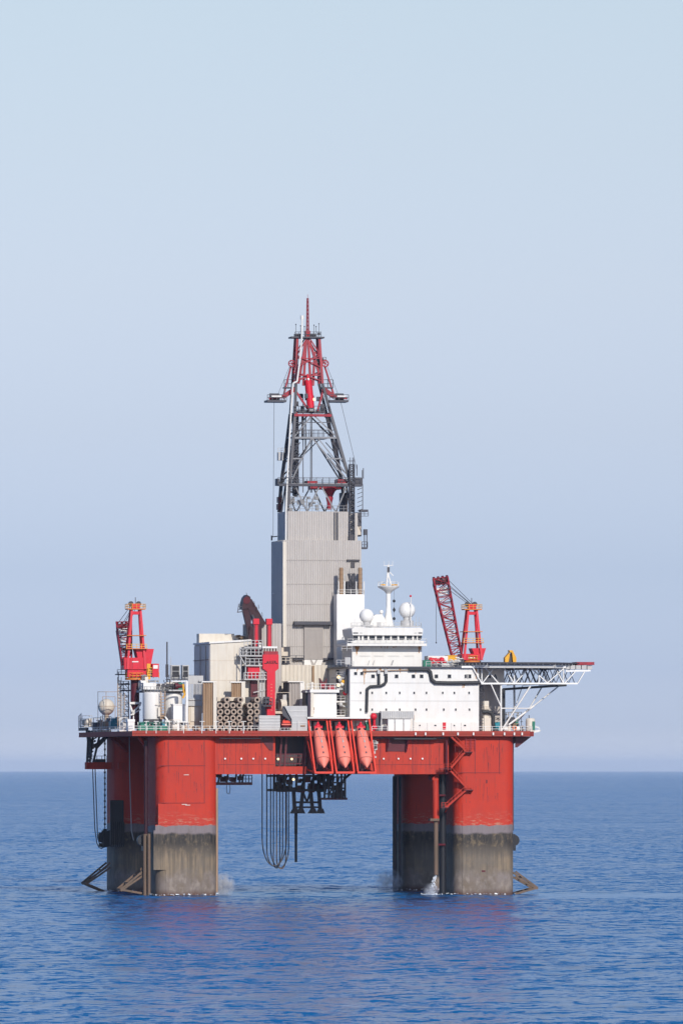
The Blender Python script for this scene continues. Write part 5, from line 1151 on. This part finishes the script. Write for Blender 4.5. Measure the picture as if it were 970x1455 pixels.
P(MB().pbox(308.8, 342.9, 990.5, 996, 7.0, .8), 'top_beam', 'beige', rk); P(MB().pbox(349, 371, 990.5, 1040, 7.4, .5), 'back_plate', 'steel_dark', rk); P(MB().pbox(309, 343, 996.5, 1040, 7.4, .5), 'back_plate', 'steel_dark', rk)
P(MB().pbox(308.5, 371, 1040, 1042.5, 1.8, 6), 'sill', 'rust_brown', rk)
# grey ribbed wind walls by the rescue boat
t = T('wind_wall', 'pale grey ribbed wind wall between pipe bay and rescue boat', 'wind wall', pt(382, 1042, -.6))
def ribwall(t, poly, v, nrib):
    P(MB().pprism(poly, v, .25), 'panel', 'galvanised', t); ys_ = [q[1] for q in poly]
    for k in range(nrib):
        pass
ribwall(t, [(368, 1041), (398, 1041), (398, 1016.5), (368, 1016.5)], -.6, 0)
mb = MB()
for k in range(6): y = 1020 + k * 4; mb.pbox(368.3, 397.8, y, y + .5, -.72, .15)
P(mb, 'rib', 'white', t); mb = MB(); mb.rail([pt(361, 1041, -.4), pt(368, 1041, -.4)], 3.4, 1.0, .08); P(mb, 'gate', 'steel', t)
t = T('wind_wall', 'tall pale grey wind wall with a sloping brace side by the lifeboats', 'wind wall', pt(425, 1042, -.6))
ribwall(t, [(414.5, 1042), (436.5, 1042), (436.5, 1003), (404, 1003), (414.5, 1022)], -.6, 0)
P(MB().pprism([(401.5, 1016), (401.5, 1003.5), (404.5, 1003.5), (414, 1021.5), (414, 1026)], -.1, .3), 'side_panel', 'steel', t)
mb = MB()
for y in (1010, 1017.5, 1027): mb.pbox(407 + max(0, (y - 1003) * .45) if y < 1022 else 415, 436.3, y, y + .6, -.72, .15)
P(mb, 'rib', 'white', t); P(MB().pbox(427, 433.5, 1030.5, 1032.3, -.75, .2), 'hatch', 'rust_brown', t); P(MB().bar(pt(423.5, 1047, -.9), pt(423.5, 1024, -.9), .14), 'pole', 'white', t)
rb = T('rescue_boat', 'small orange rescue boat slung between the two grey wind walls', 'rescue boat', pt(406, 1037, 0)); c = pt(406, 1031, .8)
def boat(c, L, Wd, H, n=14, m=10):
    mb = MB(); vs_ = []
    for i in range(n + 1):
        t_ = i / n * 2 - 1; w = Wd / 2 * (1 - abs(t_) ** 2.6) ** .6 + .02; h = H * (1 - .25 * abs(t_) ** 3)
        for k in range(m):
            a = 2 * math.pi * k / m; vs_.append((c.x + t_ * L / 2, c.y + w * math.cos(a), c.z + (h / 2 if math.sin(a) > 0 else h * .6) * math.sin(a) + .25 * t_ * t_))
    return mb.add(vs_, [(i * m + k, i * m + (k + 1) % m, (i + 1) * m + (k + 1) % m, (i + 1) * m + k) for i in range(n) for k in range(m)], True)
P(boat(c, 2.5, 1.7, 1.4), 'hull', 'maroon', rb); P(MB().tube(c + Vector((-1.1, -.85, .2)), c + Vector((1.1, -.85, .2)), .16, 8), 'fender', 'boat_pink', rb)
P(MB().box(c.x - .8, c.x + .9, c.y - .7, c.y + .7, c.z + .5, c.z + 1.1), 'canopy', 'orange_red', rb); mb = MB(); mb.bar(c + Vector((1, 0, .6)), c + Vector((.6, 0, 2.2)), .22); mb.bar(c + Vector((-1, 0, .6)), c + Vector((.6, 0, 2.2)), .12); P(mb, 'davit', 'orange_red', rb)
mb = MB(); mb.rail([pt(399, 1041, -1.2), pt(414, 1041, -1.2)], 1.0, .8, .06); P(mb, 'cradle', 'galvanised', rb)
# cabin over the lifeboats
cb = T('lifeboat_cabin', 'small white cabin with railed roof above the three lifeboats', 'cabin', pt(460, 1018, 3))
P(MB().pbox(441, 478, 985, 1018.5, 3, 8), 'wall', 'white', cb); P(MB().pbox(440.5, 482, 979.8, 984, 2.4, 9), 'roof', 'white', cb); P(MB().pbox(441.5, 445.5, 969, 1018, 2.6, .6), 'corner_post', 'cream', cb); P(MB().pbox(434.5, 441, 984, 1019, 6, 4), 'dark_side', 'steel', cb); P(MB().pbox(434, 441, 981.5, 984, 5, 5), 'side_roof', 'galvanised', cb)
mb = MB(); mb.rail([pt(436, 980, 2.5), pt(482, 980, 2.5)], 1.3, 1.0, .05); P(mb, 'railing', 'white', cb)
mb = MB()
for px, py, s_ in ((446, 1007, 1), (445.5, 1012, 1)): mb.pbox(px - .6, px + .6, py - 2, py + 2, 2.9, .2)
P(mb, 'rust_patch', 'rusty', cb)
wn = T('red_winch', 'dark red forked winch on the railed cabin roof', 'winch', pt(460, 980, 6)); P(MB().pprism([(455, 976), (454.5, 963.5), (458.5, 969), (461, 969), (464.5, 963.5), (464, 976), (462, 979), (456, 979)], 6, 1.4), 'forked_head', 'maroon', wn); P(MB().tube(pt(459, 974, 5.7), pt(459, 974, 7.6), .55, 12), 'drum', 'truss_red', wn); P(MB().pbox(466, 476, 974, 980, 6, 1.5), 'power_pack', 'truss_red', wn)
# lifeboats on their steep skids
gl = T('lifeboat_gallery', 'white-topped steel gallery beam running over the three lifeboats', 'gallery', pt(482, 1044, 0))
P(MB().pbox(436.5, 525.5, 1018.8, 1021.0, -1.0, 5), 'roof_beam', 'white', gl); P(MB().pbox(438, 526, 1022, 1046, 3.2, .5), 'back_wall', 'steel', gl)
mb = MB()
for px in (441, 470, 499, 525): mb.bar(pt(px, 1042, 2), pt(px, 1021, 2), .3)
P(mb, 'post', 'galvanised', gl)
P(MB().pbox(436, 532, 1041, 1046.5, -.2, 3), 'floor_beam', 'crane_red', gl)
for px, m_ in ((448, 'galvanised'), (463, 'green'), (478, 'galvanised'), (493, 'teal'), (508, 'white'), (521, 'green')): P(MB().pbox(px - 2, px + 3, 1026, 1042, 2.3, .8), 'equipment_case', m_, gl)
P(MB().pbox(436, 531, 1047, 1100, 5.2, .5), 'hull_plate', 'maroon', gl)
lb0 = None
la = [(451.8, 'lifeboat nose down on its skid, the one next to the grey wind wall'), (482, 'lifeboat nose down on its skid, middle one of the three'), (512.4, 'lifeboat nose down on its skid, the one nearest the white quarters')]
base0 = pt(451.8, 1030, -.6); boat0 = pt(451.8, 1036, -.9)
for i, (px, lab) in enumerate(la):
    p = pt(px, 1036, -.9)
    if lb0 is None:
        # boat axis runs down and outwards
        t = T('lifeboat', 'pale red ' + lab, 'lifeboat', p, 'lifeboats under the gallery'); lb0 = t
        s0 = p; e0 = Vector((p.x + .05, -7.4, pt(px + 8, 1091, -7.4).z)); ax_ = (e0 - s0).normalized(); sx_ = Vector((1, 0, 0)); nx_ = sx_.cross(ax_).normalized()
        if nx_.y > 0: nx_ = -nx_
        L = (e0 - s0).length; prof = [(0, .6, .6), (.02, .9, .85), (.08, 1.05, 1.05), (.2, 1.22, 1.2), (.45, 1.38, 1.35), (.66, 1.42, 1.38), (.80, 1.38, 1.25), (.82, 1.30, 1.15), (.92, .66, .62), (1.0, .05, .05)]
        def section(mb, prof, lo, hi, m=20):
            vs_ = []
            for f, w, h in prof:
                for k in range(m):
                    a = 2 * math.pi * (lo + (hi - lo) * k / (m - 1)); cx, sn = math.cos(a), math.sin(a)
                    ex = .72; vs_.append(s0 + ax_ * (L * f) + sx_ * (w * math.copysign(abs(cx) ** ex, cx)) + nx_ * (h * math.copysign(abs(sn) ** ex, sn)))
            nn = len(prof); return mb.add(vs_, [(q * m + k, q * m + k + 1, (q + 1) * m + k + 1, (q + 1) * m + k) for q in range(nn - 1) for k in range(m - 1)], True)
        bo = P(section(MB(), prof, 0, 1.0), 'hull', 'boat_pink', t)
        mb = MB()
        for s_ in (-1, 1): q = s0 + ax_ * (L * .075) + nx_ * .8 + sx_ * (s_ * .52); mb.tube(q - nx_ * .6, q + nx_ * .22, .3, 12)
        P(mb, 'window', 'glass', t)
        mb = MB(); q = s0 + nx_ * .1
        mb.tube(q - sx_ * .85, q + sx_ * .85, .45, 12); mb.box(q.x - .9, q.x + .9, q.y - .4, q.y + .9, q.z + .1, q.z + .65); mb.lathe(q + Vector((0, .2, .55)), [(.6, 0), (.5, .4), (.25, .6), (.2, 1.0)], 12); P(mb, 'conning_cap', 'crane_red', t)
        mb = MB(); c = s0 + ax_ * (L * .42) + nx_ * 1.42
        for s_ in (-1, 1): mb.bar(s0 + ax_ * (L * .14) + nx_ * 1.25 + sx_ * (s_ * .6), c, .07)
        mb.bar(c, s0 + ax_ * (L * .62) + nx_ * 1.42, .06); mb.box(c.x - .15, c.x + .15, c.y - .15, c.y + .15, c.z - .2, c.z + .2); P(mb, 'lashing', 'galvanised', t)
        P(section(MB(), [(.10, 1.11, 1.09), (.45, 1.42, 1.39), (.80, 1.42, 1.28)], -.03, .03, 4), 'side_strake', 'orange_red', t)
        mb = MB()
        for f_ in (.56, .70): c = s0 + ax_ * (L * f_) + nx_ * 1.37; mb.bar(c - ax_ * .22, c + ax_ * .22, .3, .12)
        P(mb, 'belly_fitting', 'steel', t)
        for f_, w_, h_ in ((.27, 1.27, 1.25), (.80, 1.395, 1.265)): P(section(MB(), [(f_, w_, h_), (f_ + .012, w_, h_)], 0, 1.0), 'hull_seam', 'grime', t)
    else:
        t = copy_tree(lb0, p - boat0); t['label'] = 'pale red ' + lab
sk0 = None
for i, (px, lab) in enumerate(la):
    p = pt(px, 1030, -.6)
    if sk0 is None:
        t = T('launch_skid', 'orange-red steel launch frame around the lifeboat beside the wind wall', 'launch frame', p, 'lifeboat launch frames'); sk0 = t
        back = -nx_ * .9
        for s_ in (-1, 1):
            a = p + sx_ * (s_ * 2.05) + back * .3 + Vector((0, .6, 1.3)); b = e0 + sx_ * (s_ * 1.95) + back * .6 + Vector((0, 0, -.7)); P(MB().bar(a, b, .34, .5), 'skid_rail', 'orange_red', t)
            a2 = p + sx_ * (s_ * 2.3) + Vector((0, 3.0, -1.5)); P(MB().bar(a2, b + Vector((0, 1.2, .2)), .3), 'skid_brace', 'orange_red', t)
            P(MB().bar(Vector((b.x, b.y + .8, b.z)), Vector((b.x, 5, b.z + 1.0)), .3), 'skid_strut', 'orange_red', t)
        mb = MB(); b = e0 + back * .6 + Vector((0, 0, -.7)); mb.bar(b - sx_ * 2.1, b + sx_ * 2.1, .45); P(mb, 'end_beam', 'orange_red', t)
        mb = MB(); q = p + back * .3 + Vector((0, .6, 1.3)); mb.bar(q - sx_ * 2.2, q + sx_ * 2.2, .35); P(mb, 'head_beam', 'orange_red', t)
        mb = MB()
        for s_ in (-1, 1): mb.bar(p + sx_ * (s_ * 2.05) + Vector((0, 1, -1.2)), p + sx_ * (s_ * 2.05) + Vector((0, 1, -3.2)), .9, .9)
        P(mb, 'winch_housing', 'crane_red', t)
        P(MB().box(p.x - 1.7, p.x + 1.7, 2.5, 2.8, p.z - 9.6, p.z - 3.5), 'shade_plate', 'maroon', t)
        P(MB().bar(p + sx_ * 1.2 + Vector((0, 2, -5)), e0 + sx_ * 1.2 + Vector((0, 3, -.5)), .25), 'under_rail', 'maroon', t)
    else:
        t = copy_tree(sk0, p - base0); t['label'] = ('orange-red steel launch frame around the middle lifeboat', 'orange-red steel launch frame around the lifeboat nearest the quarters')[i - 1]
skid('pipe_manifold', 'grey and cream pipework stacked behind the wind wall at the foot of the lettered pedestal', 'pipework', 391, 411, 984, 1014, 14, ('beige', 'cream', 'galvanised', 'steel'), 22, 3)
skid('pipe_manifold', 'small pipes and valves under the crane beside the big white tank', 'pipework', 196, 214, 958, 984, 13, ('galvanised', 'white', 'cream', 'steel_mid'), 18, 2, False)
skid('pipe_manifold', 'dark fittings tucked between ribbed shelter and lifeboat cabin', 'pipework', 432, 443, 986, 1004, 8, ('steel', 'cream', 'steel', 'galvanised'), 12, 2, False)
skid('pipe_manifold', 'pipes on the quarters roof at the foot of the long-boomed crane', 'pipework', 640, 660, 934, 947, 8, ('galvanised', 'cream', 'steel', 'white'), 18, 2, False)
# ================================================================ red pipe-handling posts and knuckle crane
gp = T('gantry_crane', 'tall red pedestal with wide lettered head carrying twin red posts', 'gantry crane', pt(386, 1018, 9))
P(MB().pprism([(379.5, 1018), (391, 1018), (391, 954), (396, 950), (396, 930), (373.5, 930), (373.5, 950), (379.5, 954)], 8.6, 2.2), 'pedestal', 'crane_red', gp)
P(MB().pbox(375, 395, 925.5, 930, 8.8, 2), 'head_cap', 'truss_red', gp); P(MB().pbox(373, 394, 918.5, 921, 8.2, 3), 'head_deck', 'white', gp); mb = MB()
for k in range(5): px = 376 + k * 4; mb.bar(pt(px, 930, 9), pt(px, 921, 9), .2)
P(mb, 'head_stud', 'maroon', gp)
mb = MB()
for k in range(9): mb.pbox(384.5, 387, 972 + k * 4.6, 972.8 + k * 4.6, 8.5, .2)
P(mb, 'step_rung', 'boat_pink', gp)
tx = bpy.data.curves.new('lettering_text', 'FONT'); tx.body = 'AKER'; tx.size = .95; tx.extrude = .03; tx.align_x = 'CENTER'; tx.materials.append(M['black'])
tmp_ = bpy.data.objects.new('lettering_text', tx); COL.objects.link(tmp_); bpy.context.view_layer.update(); lme = bpy.data.meshes.new_from_object(tmp_.evaluated_get(bpy.context.evaluated_depsgraph_get())); bpy.data.objects.remove(tmp_); lo = bpy.data.objects.new('lettering', lme); COL.objects.link(lo); lo.parent = gp; q = pt(385.5, 943, 8.5) - ORG[gp.name]; lo.location = q; lo.rotation_euler = (R(90), 0, 0)
P(MB().pbox(375.5, 380, 942.2, 943, 8.5, .2).pbox(391.5, 394.5, 942.2, 943, 8.5, .2), 'painted_line', 'black', gp)
def redpost(px, y0, y1, v, head, lab):
    t = T('red_post', lab, 'post', pt(px, y1, v), 'twin red posts'); P(MB().pbox(px - 3, px + 3, y0, y1, v, 1.1), 'shaft', 'truss_red', t, None); P(MB().pbox(px - 4.2, px + 4, head, y0 + .5, v - .3, 1.6), 'head', 'crane_red', t)
    P(MB().pbox(px - 1.2, px + 1.2, y0 + 1, y1, v - .08, .2), 'guide_strip', 'crane_red', t); return t
redpost(364.5, 886.5, 925, 10.0, 879, 'slim red post with bright square head, nearer the cream house')
redpost(383, 887, 919, 9.0, 879, 'slim red post with bright square head, standing on the lettered pedestal')
t = T('service_tower', 'grey railed platforms around a red column beside the lettered pedestal', 'service tower', pt(360, 1000, 11))
P(MB().pbox(352.5, 369, 946, 964, 9.6, 2), 'red_cabin', 'crane_red', t); P(MB().pbox(356.5, 366, 967, 1000, 10.5, 1.8), 'column', 'maroon', t); mb = MB()
for y, x0, x1 in ((932, 340, 373), (946, 349, 374), (965.5, 347, 379), (920, 347, 373)): mb.pbox(x0, x1, y - 1, y + .6, 9, 4); mb.rail([pt(x0, y - 1, 9), pt(x1, y - 1, 9)], 1.4, .9, .07)
for px in (342, 349, 372.5, 376): mb.bar(pt(px, 966, 9.4), pt(px, 919, 9.4), .2)
for px in (370, 374): mb.bar(pt(px, 1000, 10.2), pt(px, 966, 10.2), .45)
mb.bar(pt(341, 932, 9.2), pt(350, 947, 9.2), .2); mb.bar(pt(360, 984, 9.8), pt(378, 980, 9.8), .2); P(mb, 'platform_frame', 'galvanised', t)
mb = MB()
for k in range(26): p = pt(random.uniform(345, 373), random.uniform(918, 944), random.uniform(9.6, 12)); s_ = random.uniform(.15, .55); mb.box(p.x - s_, p.x + s_, p.y - .3, p.y + .3, p.z - s_, p.z + s_)
P(mb, 'winch_gear', 'steel_dark', t); P(MB().pbox(367, 371, 913, 922, 9.4, .8), 'lamp_box', 'white', t); P(MB().pbox(344, 353, 946, 965, 11.5, .5), 'shade_screen', 'steel', t)
mb = MB(); mb.pbox(374, 386, 1002, 1004, 7.6, 2); mb.rail([pt(373, 1003, 7.6), pt(387, 1003, 7.6)], 1.6, .8, .08); mb.pbox(375, 383, 990, 1000, 8, .8); P(mb, 'lower_platform', 'steel', t)
kc = T('knuckle_crane', 'dark maroon folding-arm crane peeking over the cream house roof', 'crane', pt(365, 940, 20)); v = 20  # arms, knuckle and post coloured darker to stand for shade
P(MB().pprism([(353.5, 903), (345, 866), (352, 862), (357, 880), (356.5, 890)], v, 1.4), 'inner_arm', 'shade_maroon', kc); P(MB().pprism([(373, 890), (362, 889), (353.5, 866), (354, 851), (357.5, 851), (378, 886)], v + 1.7, 1.4), 'outer_arm', 'shade_maroon', kc)
P(MB().pprism([(344.5, 866), (344.8, 858), (347.5, 849), (351, 845), (356, 848), (356, 864)], v - .3, 3.6), 'knuckle', 'shade_maroon', kc); P(MB().tube(pt(350.5, 853, v - .5), pt(350.5, 853, v + 3.5), .8, 14), 'pivot_pin', 'maroon', kc)
P(MB().tube(pt(358, 874, v + .8), pt(363, 884, v + .8), .3, 8), 'hydraulic_ram', 'steel', kc); mb = MB(); mb.ladder(pt(341, 870, v), pt(342.5, 858, v), 1.0, .5, .1); mb.bar(pt(337, 870, v), pt(345, 869, v), .2); P(mb, 'service_ladder', 'steel', kc)
mb = MB()
for px, py in ((351, 848), (366, 868), (368, 865), (373, 876), (362, 860)): mb.bar(pt(px, py, v + 1), pt(px - 1, py - 6, v + 1), .1)
P(mb, 'hose_bracket', 'steel_dark', kc); P(MB().pbox(353, 372, 890, 940, v, 3), 'post', 'shade_maroon', kc)
# ================================================================ right-hand deck end
ve = T('deck_ventilator', 'cream ventilator trunk with a thick black elbow beside the quarters ladder', 'ventilator', pt(691, 1041, 5)); P(MB().pbox(685, 697, 1020, 1041, 5, 2.5), 'trunk', 'cream', ve); P(MB().pbox(686, 694, 996, 1020, 5.5, 2), 'upper_trunk', 'cream', ve); mb = MB(); mb.path([pt(685, 1011.5, 5), pt(694, 1011.5, 5), pt(698.5, 1014, 5), pt(700, 1020, 5), pt(700, 1030, 5)], .42, 10); P(mb, 'elbow', 'rubber', ve); P(MB().pbox(685, 694, 1003, 1008, 5.3, .3), 'vent_slat', 'beige', ve)
skid('mooring_winch', 'dark teal mooring winch in the shade under the helideck legs', 'winch', 699, 712, 1020, 1040, 7, ('steel_dark', 'teal', 'teal', 'steel'), 12)
skid('mooring_winch', 'orange-marked white mooring gear under the slanted helideck struts', 'winch', 713, 728, 1029, 1041, 3, ('white', 'white', 'cream', 'galvanised'), 8, 2.5, False)
skid('mooring_winch', 'white mooring gear beside the pale end capstan', 'winch', 728, 744, 1028, 1041, 3, ('galvanised', 'white', 'steel', 'rusty'), 10, 2.5, False)
skid('pump_skid', 'dim pipe cluster behind the slanted helideck struts', 'pump skid', 718, 740, 1012, 1034, 10, ('steel', 'steel_dark', 'green', 'galvanised'), 20)
lbq = T('lifebuoy', 'small orange lifebuoy hung on the rail under the helideck struts', 'lifebuoy', pt(730, 1036, 1)); c = pt(730.5, 1034.5, 1.2); mb = MB()
for k in range(14):
    a0, a1 = 2 * math.pi * k / 14, 2 * math.pi * (k + 1) / 14; mb.tube(c + Vector((.42 * math.cos(a0), 0, .42 * math.sin(a0))), c + Vector((.42 * math.cos(a1), 0, .42 * math.sin(a1))), .14, 8)
P(mb, 'ring', 'lifebuoy_orange', lbq)
ec = T('end_capstan', 'pale cylinder tank with a green panel at the tapered deck end', 'tank', pt(753, 1041, 4)); o = pt(753, 1041, 4); P(MB().lathe(o, [(1.05, 0), (1.05, 2.6), (.95, 3.1), (.4, 3.2)], 20), 'drum', 'cream', ec); P(MB().pbox(755.5, 759.5, 1025, 1037, 2.9, .3), 'panel', 'green', ec); P(MB().bar(pt(751, 1022, 4), pt(751, 1016, 4), .16), 'aerial', 'steel', ec)
mb = MB()
for k in range(9): p = pt(760 + random.uniform(-1, 6), random.uniform(1028, 1041), 3.5); mb.bar(p, p + Vector((random.uniform(-.7, .7), 0, random.uniform(-.6, .6))), .22)
mb.bar(pt(757, 1040, 3.5), pt(766, 1038, 3.5), .5); mb.bar(pt(757, 1033, 3.5), pt(764, 1033, 3.5), .2); P(mb, 'end_fairlead', 'white', ec)
# ================================================================ gear hanging under the deck box
ug = T('hung_walkway', 'small dark walkway hung under the deck box beside the front leg', 'walkway', pt(332, 1115, 10)); P(MB().pbox(308, 358.5, 1111.5, 1115.5, 9, 3), 'floor_beam', 'maroon', ug); mb = MB(); mb.rail([pt(340, 1112, 9), pt(358, 1112, 9)], 1.6, .8, .08)
for px in (310, 322, 334, 340, 344): mb.bar(pt(px, 1113, 10), pt(px + 2, 1099, 10), .35)
P(mb, 'hanger', 'steel_dark', ug); mb = MB()
for k in range(12): p = pt(random.uniform(310, 342), random.uniform(1101, 1111), 9.5); mb.box(p.x - .5, p.x + .5, p.y, p.y + .8, p.z - .4, p.z + .5)
P(mb, 'machinery', 'maroon', ug)
mp = T('moonpool_frame', 'dark steel frame with four splayed feet hanging under the moonpool', 'subsea frame', pt(435, 1155, 30)); mb = MB(); V = 30
mb.pbox(389, 462, 1121, 1124.5, V - 3, 8); mb.pbox(389, 462, 1101, 1104, V - 3, 8)
for px in (389.5, 396, 404, 412, 421, 432, 445, 452, 460): mb.bar(pt(px, 1123, V - 3), pt(px, 1098, V - 3), .45)
for px in (400, 408, 426, 438, 449): mb.bar(pt(px, 1123, V - 2), pt(px + 8, 1102, V - 2), .35)
mb.rail([pt(389, 1121, V - 3.2), pt(415, 1121, V - 3.2)], 1.4, .9, .08); P(mb, 'cellar_frame', 'steel_dark', mp)
mb = MB()
for k in range(30): p = pt(random.uniform(392, 460), random.uniform(1100, 1122), V + random.uniform(-2, 3)); s_ = random.uniform(.3, .9); mb.box(p.x - s_, p.x + s_, p.y - .5, p.y + .5, p.z - s_, p.z + s_)
P(mb, 'cellar_machinery', 'maroon', mp)
for x0, x1 in ((415, 418), (427, 424.5), (443, 446), (452.5, 457)) if False else ((417, 418.5), (430.5, 427), (441, 444), (452.5, 455)):
    mb = MB(); f = pt(x1, 1152, V); mb.bar(pt(x0, 1122, V), f, .75); lg = P(mb, 'leg', 'steel_dark', mp); mb = MB(); mb.prism([(f.x - 1.0, f.z - .6), (f.x + .9, f.z - .6), (f.x + .5, f.z + .5), (f.x - .3, f.z + .5)], V - .8, V + .8); P(mb, 'foot', 'steel_dark', lg)
mb = MB(); mb.bar(pt(418, 1140, V), pt(455, 1140, V), .45); mb.bar(pt(418, 1147, V), pt(455, 1147, V), .4); mb.bar(pt(430, 1124, V), pt(436, 1140, V), .4); mb.bar(pt(441, 1124, V), pt(436, 1140, V), .4); P(mb, 'cross_tie', 'steel_dark', mp)
for px, py in ((417, 1107.5), (457, 1124)) [:1]: P(MB().ball(pt(px, py, V - 3.4), .3, 8), 'lit_lamp', 'lamp', mp)
dr = S(MB().tube(pt(420.4, 1148, 31), pt(420.4, 1225, 31), .30, 10).tube(pt(420.4, 1150, 31), pt(420.4, 1185, 31), .36, 10), 'drill_riser', 'black', 'single black drill pipe hanging straight under the frame, ending above the sea', 'pipe', pt(420.4, 1148, 31))
bc = T('hung_cage', 'dark cage with red floor hung behind the lifeboat skids', 'cage', pt(474, 1136, 24)); P(MB().pbox(457, 493.5, 1133.5, 1136.5, 22, 4), 'floor', 'maroon', bc); mb = MB()
for px in (461, 467, 473, 479, 485, 490): mb.bar(pt(px, 1135, 22), pt(px, 1098, 22), .4)
for k in range(4): y = 1104 + k * 8; mb.bar(pt(460, y, 22.2), pt(490, y, 22.2), .3); mb.bar(pt(460 + k * 7, 1134, 22.2), pt(468 + k * 7, 1104, 22.2), .25)
for k in range(16): p = pt(random.uniform(462, 489), random.uniform(1102, 1132), 23); mb.box(p.x - .5, p.x + .5, p.y, p.y + 1, p.z - .6, p.z + .6)
mb.bar(pt(490, 1106, 22), pt(499, 1098, 22), .5); P(mb, 'bars', 'steel_dark', bc)
hose = ((372.5, 407, 1230.5, 'steel_dark', 'outermost in the row'), (379, 401.5, 1231, 'steel_dark', 'second in the row'), (384.5, 410, 1233, 'steel', 'third, reaching farthest towards the drill pipe'), (388.5, 397.5, 1233.5, 'steel', 'fourth, narrowest of the loops'), (393, 406, 1234.5, 'rust_brown', 'fifth and lowest, brownish'))
for k, (x0, x1, yb, m_, w_) in enumerate(hose):
    line('hanging_hose', 'hose hanging in a long loop under the deck, ' + w_, loopline(x0, x1, 1099, 1120 if x1 > 389 else 1099, yb, 26 + k * .6, 16), .13, m_, 'hose loops under the deck', 'hose')
# ================================================================ where the sea meets the legs
def puff(px, py, v, ru, rv, rz, dens, lab):
    o = pt(px, py, v); mb = MB(); mb.ball(Vector((0, 0, 0)), 1, 24)
    me_ = bpy.data.meshes.new('sea_spray'); me_.from_pydata([Vector((q.x * ru, q.y * rv, q.z * rz)) for q in mb.v], [], mb.f); me_.update()
    m, nt = nodes('spray_mist'); tc_ = N(nt, 'ShaderNodeTexCoord'); mp_ = N(nt, 'ShaderNodeMapping'); mp_.inputs['Scale'].default_value = (1 / ru, 1 / rv, 1 / rz); nt.links.new(tc_.outputs['Object'], mp_.inputs[0])
    ln = N(nt, 'ShaderNodeVectorMath', operation='LENGTH'); nt.links.new(mp_.outputs[0], ln.inputs[0]); fo = N(nt, 'ShaderNodeMapRange'); nt.links.new(ln.outputs['Value'], fo.inputs[0]); fo.inputs[1].default_value = 1; fo.inputs[2].default_value = .1
    nz = noise(nt, .9, tc_.outputs['Object'], 3); nr = ramp(nt, [(.38, 0), (.7, 1)], nz); mu = N(nt, 'ShaderNodeMath', operation='MULTIPLY'); nt.links.new(fo.outputs[0], mu.inputs[0]); nt.links.new(nr.outputs[0], mu.inputs[1])
    m2 = N(nt, 'ShaderNodeMath', operation='MULTIPLY'); nt.links.new(mu.outputs[0], m2.inputs[0]); m2.inputs[1].default_value = dens
    vv = N(nt, 'ShaderNodeVolumePrincipled'); vv.inputs['Color'].default_value = (.95, .96, 1, 1); nt.links.new(m2.outputs[0], vv.inputs['Density']); nt.links.new(vv.outputs[0], N(nt, 'ShaderNodeOutputMaterial').inputs['Volume'])
    me_.materials.append(m); ob = bpy.data.objects.new('sea_spray', me_); COL.objects.link(ob); ob.location = world(o); ob.rotation_euler = (0, 0, YAW); tag(ob, lab, 'spray', None, 'stuff')
puff(317, 1258, 8, 2.9, 2.6, 3.0, 2.4, 'white spray drifting beside the pipe-rack leg'); puff(552, 1253, BV - 3, 3.4, 3, 3.2, 1.2, 'pale spray beside the shaded rear leg')
puff(612, 1264, 1.5, 1.9, 1.6, 1.7, 1.6, 'white mist where the discharge falls into the sea')
wj = T('water_outfall', 'white water gushing from the rusty discharge pipe into the sea', 'outfall', pt(616, 1271, 2)); rnd = random.Random(3)
def drops(n, fx, fy, r0, r1):
    mb = MB()
    for _ in range(n):
        f = rnd.random(); p = pt(fx(f), fy(f), 2) + Vector((0, rnd.uniform(-.6, .6), 0)); r = rnd.uniform(r0, r1)
        d = [p + Vector((rnd.uniform(-1, 1), rnd.uniform(-1, 1), rnd.uniform(-1.6, 1.6))) * r for _ in range(4)]; mb.add(d, [(0, 1, 2), (0, 2, 3), (0, 3, 1), (1, 3, 2)])
    return mb
P(drops(330, lambda f: 618.5 - 5 * f ** .6 + rnd.gauss(0, .6 + 2.6 * f), lambda f: 1244 + 27 * f, .05, .17), 'falling_water', 'foam_water', wj)
P(drops(150, lambda f: 612 + rnd.gauss(0, 7), lambda f: 1270.8 + rnd.gauss(0, .7), .06, .2), 'splash_foam', 'foam_water', wj)
# thin broken foam where waves slap the legs
for c_, uc, v0, lab in (('fl', UL, 0, 'thin broken foam along the foot of the pipe-rack leg'), ('fr', UR, 0, 'thin broken foam along the foot of the stair leg'), ('bl', UL, BV, 'thin broken foam along the shaded outer rear leg'), ('br', UR, BV, 'thin broken foam along the shaded inner rear leg')):
    mb = MB(); ring_ = rsq(uc, v0 + W / 2, W + .5, RC + .2, 4); n = len(ring_)
    for k in range(n):
        a, b = Vector((*ring_[k], 0)), Vector((*ring_[(k + 1) % n], 0)); m_ = max(1, int((b - a).length / .35))
        for j in range(m_):
            if rnd.random() < .40: continue
            q = a.lerp(b, j / m_); out = Vector((q.x - uc, q.y - v0 - W / 2, 0)).normalized() * rnd.uniform(-.1, .7); r = rnd.uniform(.08, .32); q = q + out + Vector((0, 0, .12 + rnd.random() * .25))
            d = [q + Vector((rnd.uniform(-1.6, 1.6), rnd.uniform(-1, 1), rnd.uniform(-.7, .7))) * r for _ in range(4)]; mb.add(d, [(0, 1, 2), (0, 2, 3), (0, 3, 1), (1, 3, 2)])
    S(mb, 'wave_foam', 'foam_water', lab, 'foam', (uc, v0, 0), None, 'stuff')
